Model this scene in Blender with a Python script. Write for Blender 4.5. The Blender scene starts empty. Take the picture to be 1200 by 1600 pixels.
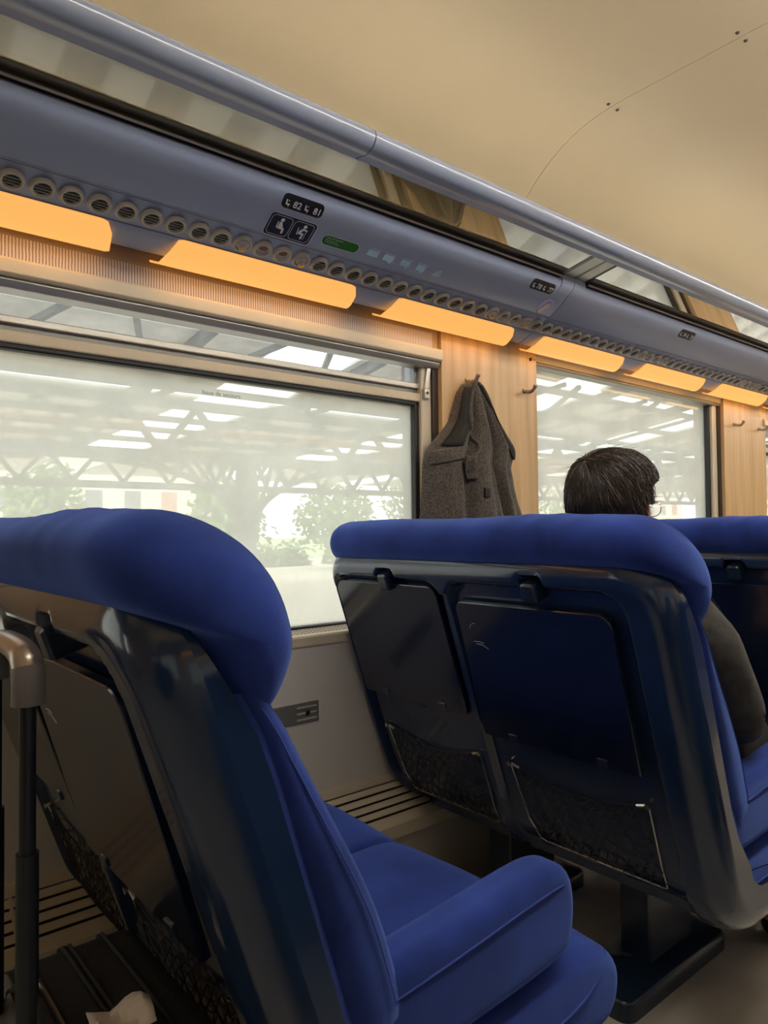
import bpy, bmesh, math, random
from math import sin, cos, tan, pi, sqrt, hypot, radians, atan2, exp, floor
from mathutils import Vector, Matrix, noise
random.seed(7)
C = bpy.context.scene.collection
H = 1.17            # camera height above the floor; all z below are written relative to the camera

# ------------------------------------------------------------------ camera
F_PX = 1112.07; YAW = .87707962; PITCH = .02599595; ROLL = -.01088529
def cam_axes():
    cy, sy, cp, sp = cos(YAW), sin(YAW), cos(PITCH), sin(PITCH)
    d = Vector((cy*cp, sy*cp, sp)); r = Vector((sy, -cy, 0)); u = r.cross(d)
    cr, sr = cos(ROLL), sin(ROLL)
    return r*cr+u*sr, u*cr-r*sr, d
_r, _u, _d = cam_axes()
cd = bpy.data.cameras.new('camera'); cam = bpy.data.objects.new('camera', cd); C.objects.link(cam)
cd.sensor_fit = 'VERTICAL'; cd.sensor_height = 24; cd.lens = F_PX/1600*24; cd.clip_start = .02; cd.clip_end = 500
cam.matrix_world = Matrix(((_r.x, _u.x, -_d.x, 0), (_r.y, _u.y, -_d.y, 0), (_r.z, _u.z, -_d.z, H), (0, 0, 0, 1)))
bpy.context.scene.camera = cam

# ------------------------------------------------------------------ world, exposure
vs = bpy.context.scene.view_settings
vs.view_transform = 'Standard'; vs.look = 'None'; vs.gamma = 1; vs.exposure = 0.62; vs.use_curve_mapping = False
W = bpy.data.worlds.new('overcast_sky'); bpy.context.scene.world = W; W.use_nodes = True
nt = W.node_tree; bg = nt.nodes['Background']
tc = nt.nodes.new('ShaderNodeTexCoord'); sx = nt.nodes.new('ShaderNodeSeparateXYZ'); cr = nt.nodes.new('ShaderNodeValToRGB')
nt.links.new(tc.outputs['Generated'], sx.inputs[0]); nt.links.new(sx.outputs['Z'], cr.inputs[0])
cr.color_ramp.elements[0].color = (.86, .9, .9, 1); cr.color_ramp.elements[1].color = (.93, .97, 1, 1)
nt.links.new(cr.outputs[0], bg.inputs[0]); bg.inputs[1].default_value = 1.98
LAMP = 0.70
CEIL = 2.9
UPL = 4.7  # power of the uplights added over the luggage rack

def area_light(name, loc, rot, sx_, sy_, power, col=(1, 1, 1), portal=False):
    l = bpy.data.lights.new(name, 'AREA'); l.shape = 'RECTANGLE'; l.size = sx_; l.size_y = sy_; l.energy = power; l.color = col
    o = bpy.data.objects.new(name, l); C.objects.link(o); o.location = loc; o.rotation_euler = rot
    if portal: l.cycles.is_portal = True
    return o

# ------------------------------------------------------------------ materials
def mat(name, col, rough=.5, metal=0, spec=.5, coat=0, coat_r=.05, sheen=0, sheen_col=None, emit=None, es=0, var=None, bump=None, col2=None, alpha=None, trans=0):
    m = bpy.data.materials.new(name); m.use_nodes = True; t = m.node_tree; b = t.nodes['Principled BSDF']
    b.inputs['Base Color'].default_value = (*col, 1); b.inputs['Roughness'].default_value = rough; b.inputs['Metallic'].default_value = metal
    b.inputs['Specular IOR Level'].default_value = spec
    b.inputs['Coat Weight'].default_value = coat; b.inputs['Coat Roughness'].default_value = coat_r
    b.inputs['Sheen Weight'].default_value = sheen
    if sheen_col: b.inputs['Sheen Tint'].default_value = (*sheen_col, 1); b.inputs['Sheen Roughness'].default_value = .4
    if emit: b.inputs['Emission Color'].default_value = (*emit, 1); b.inputs['Emission Strength'].default_value = es
    b.inputs['Transmission Weight'].default_value = trans
    g = t.nodes.new('ShaderNodeTexCoord')
    if var:      # var = (scale, amount, stretch)
        mp = t.nodes.new('ShaderNodeMapping'); mp.inputs['Scale'].default_value = var[2] if len(var) > 2 else (1, 1, 1)
        n = t.nodes.new('ShaderNodeTexNoise'); n.inputs['Scale'].default_value = var[0]; n.inputs['Detail'].default_value = 6
        mx = t.nodes.new('ShaderNodeMix'); mx.data_type = 'RGBA'
        rp = t.nodes.new('ShaderNodeMapRange'); rp.inputs[1].default_value = .3; rp.inputs[2].default_value = .7
        t.links.new(g.outputs['Object'], mp.inputs[0]); t.links.new(mp.outputs[0], n.inputs[0]); t.links.new(n.outputs[0], rp.inputs[0])
        t.links.new(rp.outputs[0], mx.inputs[0])
        a = var[1]; c2 = col2 or tuple(min(1, c*(1+a)) for c in col); c1 = col if col2 else tuple(c*(1-a) for c in col)
        mx.inputs[6].default_value = (*c1, 1); mx.inputs[7].default_value = (*c2, 1)
        t.links.new(mx.outputs[2], b.inputs['Base Color'])
    if bump:     # (scale, strength, stretch)
        mp = t.nodes.new('ShaderNodeMapping'); mp.inputs['Scale'].default_value = bump[2] if len(bump) > 2 else (1, 1, 1)
        n = t.nodes.new('ShaderNodeTexNoise'); n.inputs['Scale'].default_value = bump[0]; n.inputs['Detail'].default_value = 4
        bp = t.nodes.new('ShaderNodeBump'); bp.inputs['Strength'].default_value = bump[1]; bp.inputs['Distance'].default_value = .002
        t.links.new(g.outputs['Object'], mp.inputs[0]); t.links.new(mp.outputs[0], n.inputs[0]); t.links.new(n.outputs[0], bp.inputs['Height']); t.links.new(bp.outputs[0], b.inputs['Normal'])
    return m

def stripes(m, scale, direction, c1, c2, sharp=False, distort=0, detail=2):
    t = m.node_tree; b = t.nodes['Principled BSDF']; g = t.nodes.new('ShaderNodeTexCoord')
    w = t.nodes.new('ShaderNodeTexWave'); w.wave_type = 'BANDS'; w.bands_direction = direction; w.inputs['Scale'].default_value = scale
    w.inputs['Distortion'].default_value = distort; w.inputs['Detail'].default_value = detail
    r = t.nodes.new('ShaderNodeValToRGB'); r.color_ramp.elements[0].color = (*c1, 1); r.color_ramp.elements[1].color = (*c2, 1)
    if sharp: r.color_ramp.elements[0].position = .45; r.color_ramp.elements[1].position = .55
    t.links.new(g.outputs['Object'], w.inputs[0]); t.links.new(w.outputs[0], r.inputs[0]); t.links.new(r.outputs[0], b.inputs['Base Color'])
    return m

M = {}
M['velvet'] = mat('blue_velvet', (.026, .050, .25), .9, spec=.1, sheen=1.0, sheen_col=(.22, .36, 1.0), var=(8, .35), bump=(900, .5))
M['piping'] = mat('blue_piping', (.05, .08, .36), .8, spec=.15, sheen=.5, sheen_col=(.4, .5, 1))
M['shell'] = mat('navy_gelcoat', (.013, .031, .078), .18, spec=.4, coat=.5, coat_r=.06, var=(4, .15), bump=(30, .03))
M['shell_dark'] = mat('navy_tray', (.006, .012, .032), .2, spec=.5, coat=.5, coat_r=.1, bump=(60, .04))
M['steel_navy'] = mat('navy_paint', (.010, .022, .045), .3, coat=.4, var=(20, .2), bump=(80, .1))
M['panel'] = mat('blue_grey_plastic', (.34, .40, .56), .32, spec=.5, coat=.15, coat_r=.2, bump=(60, .04))
M['rail'] = mat('rail_enamel', (.28, .32, .43), .22, spec=.5, coat=.5, coat_r=.1)
M['ceiling'] = mat('beige_ceiling', (.60, .50, .34), .55, var=(1.3, .04), bump=(220, .25))
M['beige'] = mat('beige_metal', (.62, .54, .40), .45, var=(6, .05))
M['alu'] = mat('brushed_aluminium', (.50, .48, .43), .38, metal=.7, bump=(40, .1, (1, 30, 30)))
M['alud'] = mat('grey_aluminium', (.22, .22, .21), .4, metal=.5)
M['rubber'] = mat('black_rubber', (.008, .008, .009), .5)
M['brown_gap'] = mat('dark_brown_strip', (.035, .022, .014), .5)
M['reflection_strip'] = mat('reflection_brown', (.09, .075, .05), .4)  # brown that paints the reflection along the shelf glass edge
M['wood'] = mat('maple_laminate', (.50, .31, .14), .42, coat=.15, coat_r=.3, var=(3.2, .1, (9, 9, .55)), col2=(.68, .46, .24))
M['laminate'] = stripes(mat('grey_laminate', (.4, .36, .31), .5), 110, 'X', (.58, .545, .49), (.64, .60, .54))
M['floor'] = mat('grey_vinyl', (.50, .46, .39), .5, var=(3, .25), bump=(200, .2))
M['vent'] = mat('cream_plastic', (.48, .46, .41), .4)
M['black'] = mat('black_plastic', (.006, .006, .007), .4)
M['yellow'] = mat('yellow_lens', (.75, .42, .03), .3)
M['orangehole'] = mat('rust_inner', (.22, .08, .02), .5)
M['white'] = mat('white_print', (.8, .8, .8), .5)
M['navy'] = mat('navy_print', (.006, .010, .045), .4)
M['green'] = mat('green_print', (.02, .16, .02), .4)
M['lightblue'] = mat('pale_blue_print', (.52, .78, .90), .4)
M['lilac'] = mat('lilac_print', (.52, .50, .85), .4)
M['cream'] = mat('cream_print', (.72, .66, .58), .4)
M['blackp'] = mat('black_print', (.006, .006, .008), .45)
M['greyp'] = mat('grey_print', (.03, .03, .03), .5)
M['chrome'] = mat('chrome', (.7, .68, .62), .2, metal=1)
M['wire'] = mat('steel_wire', (.55, .52, .45), .3, metal=1)
M['net'] = mat('black_net_cord', (.010, .010, .012), .7)
M['hook'] = mat('satin_hook', (.42, .36, .30), .3, metal=.8)
M['coat'] = mat('herringbone_wool', (.030, .026, .023), .95, spec=.1, sheen=.2, var=(260, .5, (1, 1, .6)), col2=(.155, .135, .115), bump=(420, .9))
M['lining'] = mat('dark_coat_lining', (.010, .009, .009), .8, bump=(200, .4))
M['suit'] = mat('charcoal_suit', (.062, .060, .055), .9, spec=.15, sheen=.1, var=(40, .25), bump=(500, .5))
M['skin'] = mat('skin', (.50, .24, .15), .5, var=(20, .08))
M['hair'] = mat('dark_brown_hair', (.040, .026, .019), .38)
M['hair_base'] = mat('dark_scalp', (.010, .007, .005), .8)
M['hair_grey'] = mat('greying_hair', (.26, .22, .19), .35)
M['trousers'] = mat('dark_trousers', (.018, .02, .022), .9)
M['shoe'] = mat('black_leather', (.01, .01, .01), .3)
M['case'] = mat('black_case_fabric', (.010, .010, .011), .7, var=(30, .3), bump=(300, .5))
M['case_grey'] = mat('grey_case_plate', (.17, .155, .15), .45)
M['case_silver'] = mat('satin_silver_grip', (.40, .33, .27), .3, metal=.7)
M['pole'] = mat('dark_pole', (.035, .04, .048), .3, metal=.6)
M['paper'] = mat('white_paper', (.8, .7, .6), .8)
M['fabric_blind'] = stripes(mat('perforated_blind', (.5, .4, .3), .7), 42, 'X', (.26, .20, .18), (.78, .70, .68), distort=1.2)
M['blindbox'] = mat('amber_beige_box', (.42, .30, .18), .5)
M['shade'] = mat('amber_lamp_cover', (.9, .55, .2), .35, emit=(1.0, .46, .11), es=.80*LAMP)
# outdoors
M['ballast'] = mat('ballast_gravel', (.09, .08, .065), .95, var=(14, .35))
M['sleeper'] = mat('concrete_sleeper', (.62, .58, .50), .9, var=(6, .1))
M['ground'] = mat('sandy_ground', (.62, .55, .43), .95, var=(2, .12))
M['grass'] = mat('pale_grass', (.34, .40, .20), .95, var=(3, .2))
M['steelbeam'] = mat('grey_painted_iron', (.09, .10, .10), .7)
M['roofsheet'] = mat('weathered_roof_sheet', (.62, .62, .60), .8, var=(2, .2))
M['plaster'] = mat('white_plaster', (.75, .72, .66), .9)
M['redbrick'] = mat('pale_red_panel', (.55, .27, .2), .9)
M['windowdark'] = mat('dark_window', (.18, .2, .21), .3)
M['leaf'] = mat('tree_leaves', (.20, .33, .10), .8, var=(3, .3))
M['bark'] = mat('bark', (.12, .09, .06), .9)
M['rust'] = mat('rusty_rail', (.2, .12, .08), .5, metal=.5)

def glass_mat(name, tint, haze, refl, hazecol=(.9, .9, .85)):
    m = bpy.data.materials.new(name); m.use_nodes = True; t = m.node_tree; t.nodes.clear()
    o = t.nodes.new('ShaderNodeOutputMaterial'); tr = t.nodes.new('ShaderNodeBsdfTransparent'); tr.inputs[0].default_value = (*tint, 1)
    gl = t.nodes.new('ShaderNodeBsdfGlossy'); gl.inputs['Roughness'].default_value = .02; gl.inputs[0].default_value = (1, 1, 1, 1)
    fr = t.nodes.new('ShaderNodeLayerWeight'); fr.inputs[0].default_value = .5
    pw = t.nodes.new('ShaderNodeMath'); pw.operation = 'POWER'; pw.inputs[1].default_value = 4.5
    m2 = t.nodes.new('ShaderNodeMath'); m2.operation = 'MULTIPLY_ADD'; m2.inputs[1].default_value = .9; m2.inputs[2].default_value = .035
    mu = t.nodes.new('ShaderNodeMath'); mu.operation = 'MULTIPLY'; mu.use_clamp = True; mu.inputs[1].default_value = refl
    t.links.new(fr.outputs['Facing'], pw.inputs[0]); t.links.new(pw.outputs[0], m2.inputs[0]); t.links.new(m2.outputs[0], mu.inputs[0])
    x = t.nodes.new('ShaderNodeMixShader'); t.links.new(mu.outputs[0], x.inputs[0])
    if haze > 0:
        tl = t.nodes.new('ShaderNodeBsdfTranslucent'); tl.inputs[0].default_value = (*hazecol, 1)
        y = t.nodes.new('ShaderNodeMixShader')
        n = t.nodes.new('ShaderNodeTexNoise'); n.inputs['Scale'].default_value = 5; n.inputs['Detail'].default_value = 8
        g = t.nodes.new('ShaderNodeTexCoord'); t.links.new(g.outputs['Object'], n.inputs[0])
        r = t.nodes.new('ShaderNodeMapRange'); r.inputs[1].default_value = .3; r.inputs[2].default_value = .7; r.inputs[3].default_value = haze*.85; r.inputs[4].default_value = haze*1.15
        t.links.new(n.outputs[0], r.inputs[0]); t.links.new(r.outputs[0], y.inputs[0])
        t.links.new(tr.outputs[0], y.inputs[1]); t.links.new(tl.outputs[0], y.inputs[2]); t.links.new(y.outputs[0], x.inputs[1])
    else:
        t.links.new(tr.outputs[0], x.inputs[1])
    t.links.new(gl.outputs[0], x.inputs[2]); t.links.new(x.outputs[0], o.inputs[0])
    return m
M['glass'] = glass_mat('dusty_window_glass', (.92, .93, .90), .36, 1.0, (.92, .90, .82))
M['glass_clear'] = glass_mat('vent_window_glass', (.95, .97, 1.0), .10, 1.0)
M['shelf_glass'] = glass_mat('smoked_shelf_glass', (.30, .285, .235), .03, 4.2, (.5, .45, .35))
M['lens'] = glass_mat('spectacle_lens', (.95, .95, .95), 0, 1.0)

# ------------------------------------------------------------------ mesh helpers
class MB:
    def __init__(s): s.v = []; s.f = []; s.m = []; s.mi = 0
    def add(s, vs_, fs):
        k = len(s.v); s.v += [tuple(p) for p in vs_]; s.f += [tuple(i+k for i in f) for f in fs]; s.m += [s.mi]*len(fs)
    def box(s, x0, x1, y0, y1, z0, z1):
        s.add([(x0, y0, z0), (x1, y0, z0), (x1, y1, z0), (x0, y1, z0), (x0, y0, z1), (x1, y0, z1), (x1, y1, z1), (x0, y1, z1)],
              [(3, 2, 1, 0), (4, 5, 6, 7), (0, 1, 5, 4), (1, 2, 6, 5), (2, 3, 7, 6), (3, 0, 4, 7)])
    def obox(s, p0, p1, w, h, up=(0, 0, 1)):
        a, b = Vector(p0), Vector(p1); d = (b-a).normalized(); upv = Vector(up)
        if abs(d.dot(upv)) > .98: upv = Vector((1, 0, 0))
        sd = d.cross(upv).normalized(); uu = sd.cross(d)
        vs_ = [q+sd*i*w/2+uu*j*h/2 for q in (a, b) for i, j in ((-1, -1), (1, -1), (1, 1), (-1, 1))]
        s.add(vs_, [(0, 1, 2, 3), (7, 6, 5, 4), (0, 4, 5, 1), (1, 5, 6, 2), (2, 6, 7, 3), (3, 7, 4, 0)])
    def extx(s, prof, x0, x1):     # prof: closed polygon of (y,z)
        n = len(prof)
        s.add([(x0, y, z) for y, z in prof]+[(x1, y, z) for y, z in prof],
              [tuple(range(n-1, -1, -1)), tuple(range(n, 2*n))]+[(i, (i+1) % n, n+(i+1) % n, n+i) for i in range(n)])
    def rings(s, rings, closed=True, cap=True):
        n = len(rings[0]); k = len(rings)
        fs = []
        for j in range(k-1):
            for i in range(n if closed else n-1):
                fs.append((j*n+i, j*n+(i+1) % n, (j+1)*n+(i+1) % n, (j+1)*n+i))
        if cap and closed: fs += [tuple(range(n-1, -1, -1)), tuple(range((k-1)*n, k*n))]
        s.add([p for r in rings for p in r], fs)
    def tube(s, pts, r, n=8, closed=False):
        pts = [Vector(p) for p in pts]; rs = r if isinstance(r, (list, tuple)) else [r]*len(pts)
        rg = []; prev = None
        for i, p in enumerate(pts):
            a = pts[i-1] if (i > 0 or closed) else p; b = pts[(i+1) % len(pts)] if (i < len(pts)-1 or closed) else p
            d = (b-a).normalized()
            if prev is None:
                q = Vector((0, 0, 1)) if abs(d.z) < .9 else Vector((1, 0, 0)); prev = d.cross(q).normalized()
            prev = (prev-d*prev.dot(d)).normalized(); e = d.cross(prev)
            rg.append([p+(prev*cos(2*pi*k/n)+e*sin(2*pi*k/n))*rs[i] for k in range(n)])
        if closed: rg.append(rg[0]); s.rings(rg, cap=False)
        else: s.rings(rg)
    def lathe(s, prof, n=24, mtx=None):   # prof (r, z)
        rg = [[Vector((r*cos(2*pi*k/n), r*sin(2*pi*k/n), z)) for k in range(n)] for r, z in prof]
        if mtx: rg = [[mtx @ p for p in r] for r in rg]
        s.rings(rg)
    def poly(s, pts): s.add(pts, [tuple(range(len(pts)))])
    def build(s, name, m, parent=None, smooth=True, bevel=0, seg=2, angle=35, root=None, local=False):
        me = bpy.data.meshes.new(name)
        off = Vector((0, 0, H)) if not local else Vector((0, 0, 0))
        if parent is not None and not local: off = off-Vector(base_of(parent))
        me.from_pydata([tuple(Vector(p)+off) for p in s.v], [], s.f); me.update()
        ms = m if isinstance(m, list) else [m]
        for q in ms: me.materials.append(q)
        if len(ms) > 1: me.polygons.foreach_set('material_index', s.m)
        if smooth:
            me.shade_smooth()
            me.set_sharp_from_angle(angle=radians(angle))
        o = bpy.data.objects.new(name, me); C.objects.link(o)
        if parent is not None: o.parent = parent
        if bevel:
            b = o.modifiers.new('bevel', 'BEVEL'); b.width = bevel; b.segments = seg; b.limit_method = 'ANGLE'; b.angle_limit = radians(30)
            b.harden_normals = False
        return o

def base_of(o):
    v = Vector(o.location); p = o.parent
    while p is not None: v += Vector(p.location); p = p.parent
    return v
def tag(o, label=None, cat=None, group=None, kind=None):
    if label: o['label'] = label
    if cat: o['category'] = cat
    if group: o['group'] = group
    if kind: o['kind'] = kind
    return o
def empty(name, x, y, z, label=None, cat=None, group=None, kind=None):
    o = bpy.data.objects.new(name, None); C.objects.link(o); o.location = (x, y, z+H); o.empty_display_size = .1
    return tag(o, label, cat, group, kind)
def copy_tree(o, parent=None):
    c = o.copy(); C.objects.link(c); c.parent = parent
    for ch in list(o.children): copy_tree(ch, c)
    return c
def struct(o, label=None, cat=None): return tag(o, label, cat, kind='structure')
def smoothstep(a, b, x):
    t = max(0, min(1, (x-a)/(b-a))); return t*t*(3-2*t)
def catmull(pts, k=4, closed=False):
    n = len(pts); out = []
    rg = range(n) if closed else range(n-1)
    for i in rg:
        P = [pts[(i+j) % n] if closed else pts[max(0, min(n-1, i+j))] for j in (-1, 0, 1, 2)]
        for q in range(k):
            t = q/k
            out.append(tuple(.5*((2*b)+(-a+c)*t+(2*a-5*b+4*c-d)*t*t+(-a+3*b-3*c+d)*t**3) for a, b, c, d in zip(*P)))
    if not closed: out.append(tuple(pts[-1]))
    return out
def rrect(x0, x1, y0, y1, rs, n=6):   # rs: radii bl, br, tr, tl
    out = []
    for (cx, cy, r, a0) in ((x0+rs[0], y0+rs[0], rs[0], pi), (x1-rs[1], y0+rs[1], rs[1], 1.5*pi), (x1-rs[2], y1-rs[2], rs[2], 0), (x0+rs[3], y1-rs[3], rs[3], .5*pi)):
        for k in range(n+1):
            a = a0+k/n*pi/2; out.append((cx+r*cos(a), cy+r*sin(a)))
    return out
def inset(poly, d):                    # poly counter-clockwise closed list (a,b)
    n = len(poly); out = []
    for i in range(n):
        a = Vector(poly[i-1]); b = Vector(poly[i]); c = Vector(poly[(i+1) % n])
        t = (c-a)
        if t.length < 1e-9: t = Vector((1, 0))
        t.normalize(); nn = Vector((-t.y, t.x)); out.append(tuple(b+nn*d))
    return out
def ccw(poly):
    a = sum(poly[i-1][0]*poly[i][1]-poly[i][0]*poly[i-1][1] for i in range(len(poly)))
    return poly if a > 0 else poly[::-1]

# ------------------------------------------------------------------ structure: floor, ceiling, walls
YL = 1.83; MIR = .84                    # mirrored side: y' = MIR - y
X0, X1 = -3.6, 9.4
fl = MB(); fl.box(X0, X1, MIR-1.83, 1.83, -1.25, -1.17); struct(fl.build('floor', M['floor'], smooth=False))
cove = [(1.83, .905), (1.72, .965), (1.60, 1.045), (1.515, 1.118), (1.466, 1.164), (1.387, 1.218), (1.301, 1.255), (1.20, 1.274), (1.05, 1.28), (.42, 1.285)]
cv = catmull(cove, 3)
cvm = cv+[(MIR-y, z) for y, z in cv[::-1]][1:]
def ceiling_piece(x0, x1):
    c = MB(); prof = cvm+[(y, z+.04) for y, z in cvm[::-1]]
    nx = max(2, int((x1-x0)/.15)); rg = []
    for i in range(nx+1):
        x = x0+(x1-x0)*i/nx; r = []
        for j, (y, z) in enumerate(prof):
            w = .004*noise.noise(Vector((x*1.7, y*2, 0))) if j < len(cvm) else 0
            r.append((x, y, z+w))
        rg.append(r)
    c.rings(rg); return struct(c.build('ceiling', M['ceiling'], angle=50))
for a, b in ((X0, -2.3), (-2.298, 1.899), (1.901, 6.1), (6.102, X1)): ceiling_piece(a, b)
s_ = MB(); s_.box(X0, X1, MIR-1.9, 1.9, 1.33, 1.35); struct(s_.build('ceiling', M['brown_gap'], smooth=False))
for sx_ in (-.03, .03):
    t = MB()
    for (yy, zz) in ((1.18, 1.275), (.80, 1.283)):
        t.lathe([(0, -.001), (.006, -.001), (.004, -.004), (0, -.0045)], 10, Matrix.Translation((1.9+sx_*.8, yy, zz)))
    struct(t.build('trim_1', M['brown_gap']))

# wall_left: pieces around the windows.  window k: glass x in [.20+2.2k, 1.71+2.2k]
PIT = 2.2
def yy(side, y): return y if side > 0 else MIR-y
def sbox(mb, side, x0, x1, y0, y1, z0, z1):
    a, b = yy(side, y0), yy(side, y1); mb.box(x0, x1, min(a, b), max(a, b), z0, z1)
for side, nm in ((1, 'left'), (-1, 'right')):
    w = MB()
    sbox(w, side, X0, X1, 1.80, 1.95, -.80, -.345)          # lower laminate wall
    struct(w.build('wall_'+nm, M['laminate'], smooth=False))
    w = MB()
    sbox(w, side, X0, X1, 1.90, 1.97, .70, 1.33)
    sbox(w, side, X0, X1, 1.87, 1.97, -1.25, -.34)
    for k in range(-2, 5):
        x = 1.73+PIT*k
        if x < X1: sbox(w, side, x, min(X1, x+.65), 1.90, 1.97, -.34, .72)
    struct(w.build('wall_'+nm, M['brown_gap'], smooth=False))
for nm, x0, x1 in (('back', X0-.06, X0), ('front', X1, X1+.06)):
    w = MB(); w.box(x0, x1, MIR-1.95, 1.95, -1.25, 1.33); struct(w.build('wall_'+nm, M['wood'], smooth=False))

# window sill ledge with perforations
def sill(side):
    e = MB(); P = [(1.90, -.302), (1.80, -.312), (1.795, -.318), (1.795, -.343), (1.80, -.350), (1.90, -.350)]
    P = [(yy(side, a), b) for a, b in P]; P = ccw(P)
    e.extx(P, X0, X1)
    o = struct(e.build('trim_2', M['beige'], bevel=.002))
    if side > 0:
        s = MB()
        for i in range(300):
            x = -.2+i*.0145
            for j in range(4):
                y = 1.815+j*.0145+(.5*.0145 if i % 2 else 0)*.0
                z = -.302-.01*(1.90-y)/.1+.0006
                s.add([(x, y, z), (x+.010, y, z), (x+.010, y+.009, z+.0009), (x, y+.009, z+.0009)], [(0, 1, 2, 3)])
        s.build('trim_2_hole', M['brown_gap'], o, smooth=False).name = 'perforation'
        o.children[0]['kind'] = 'stuff'
sill(1); sill(-1)

# heater grille along the foot of the window wall
def heater(side):
    root = empty('heater_grille', 2.0, yy(side, 1.75), -1.17, 'beige slatted heater duct running along the foot of the window wall' if side > 0 else 'beige slatted heater duct at the foot of the opposite wall', 'heater')
    b = MB()
    P = ccw([(yy(side, a), z) for a, z in [(1.80, -.79), (1.795, -.79), (1.79, -.815), (1.80, -.825)]]); b.extx(P, X0, X1)
    P = ccw([(yy(side, a), z) for a, z in [(1.695, -.895), (1.68, -.905), (1.68, -.945), (1.70, -.945)]]); b.extx(P, X0, X1)
    b.build('frame', M['beige'], root, smooth=False)
    s = MB()
    for k in range(5):
        t = (k+.5)/5; y = 1.79-.095*t; z = -.815-.085*t
        P = ccw([(yy(side, a), q) for a, q in [(y+.0062, z+.0055), (y-.0062, z-.0055), (y-.0062, z-.0085), (y+.0062, z+.0025)]]); s.extx(P, X0, X1)
    x = X0+.2
    while x < X1:
        P = ccw([(yy(side, a), q) for a, q in [(1.79, -.812), (1.695, -.897), (1.695, -.91), (1.79, -.83)]]); s.extx(P, x, x+.006); x += .42
    s.build('slat', M['beige'], root, smooth=False)
    d = MB(); P = ccw([(yy(side, a), q) for a, q in [(1.80, -.83), (1.70, -.93), (1.80, -.94)]]); d.extx(P, X0, X1); d.build('duct', M['black'], root, smooth=False)
    d = MB(); sbox(d, side, X0, X1, 1.695, 1.80, -1.17, -.93); d.build('plinth', M['floor'], root, smooth=False)
heater(1); heater(-1)

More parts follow.
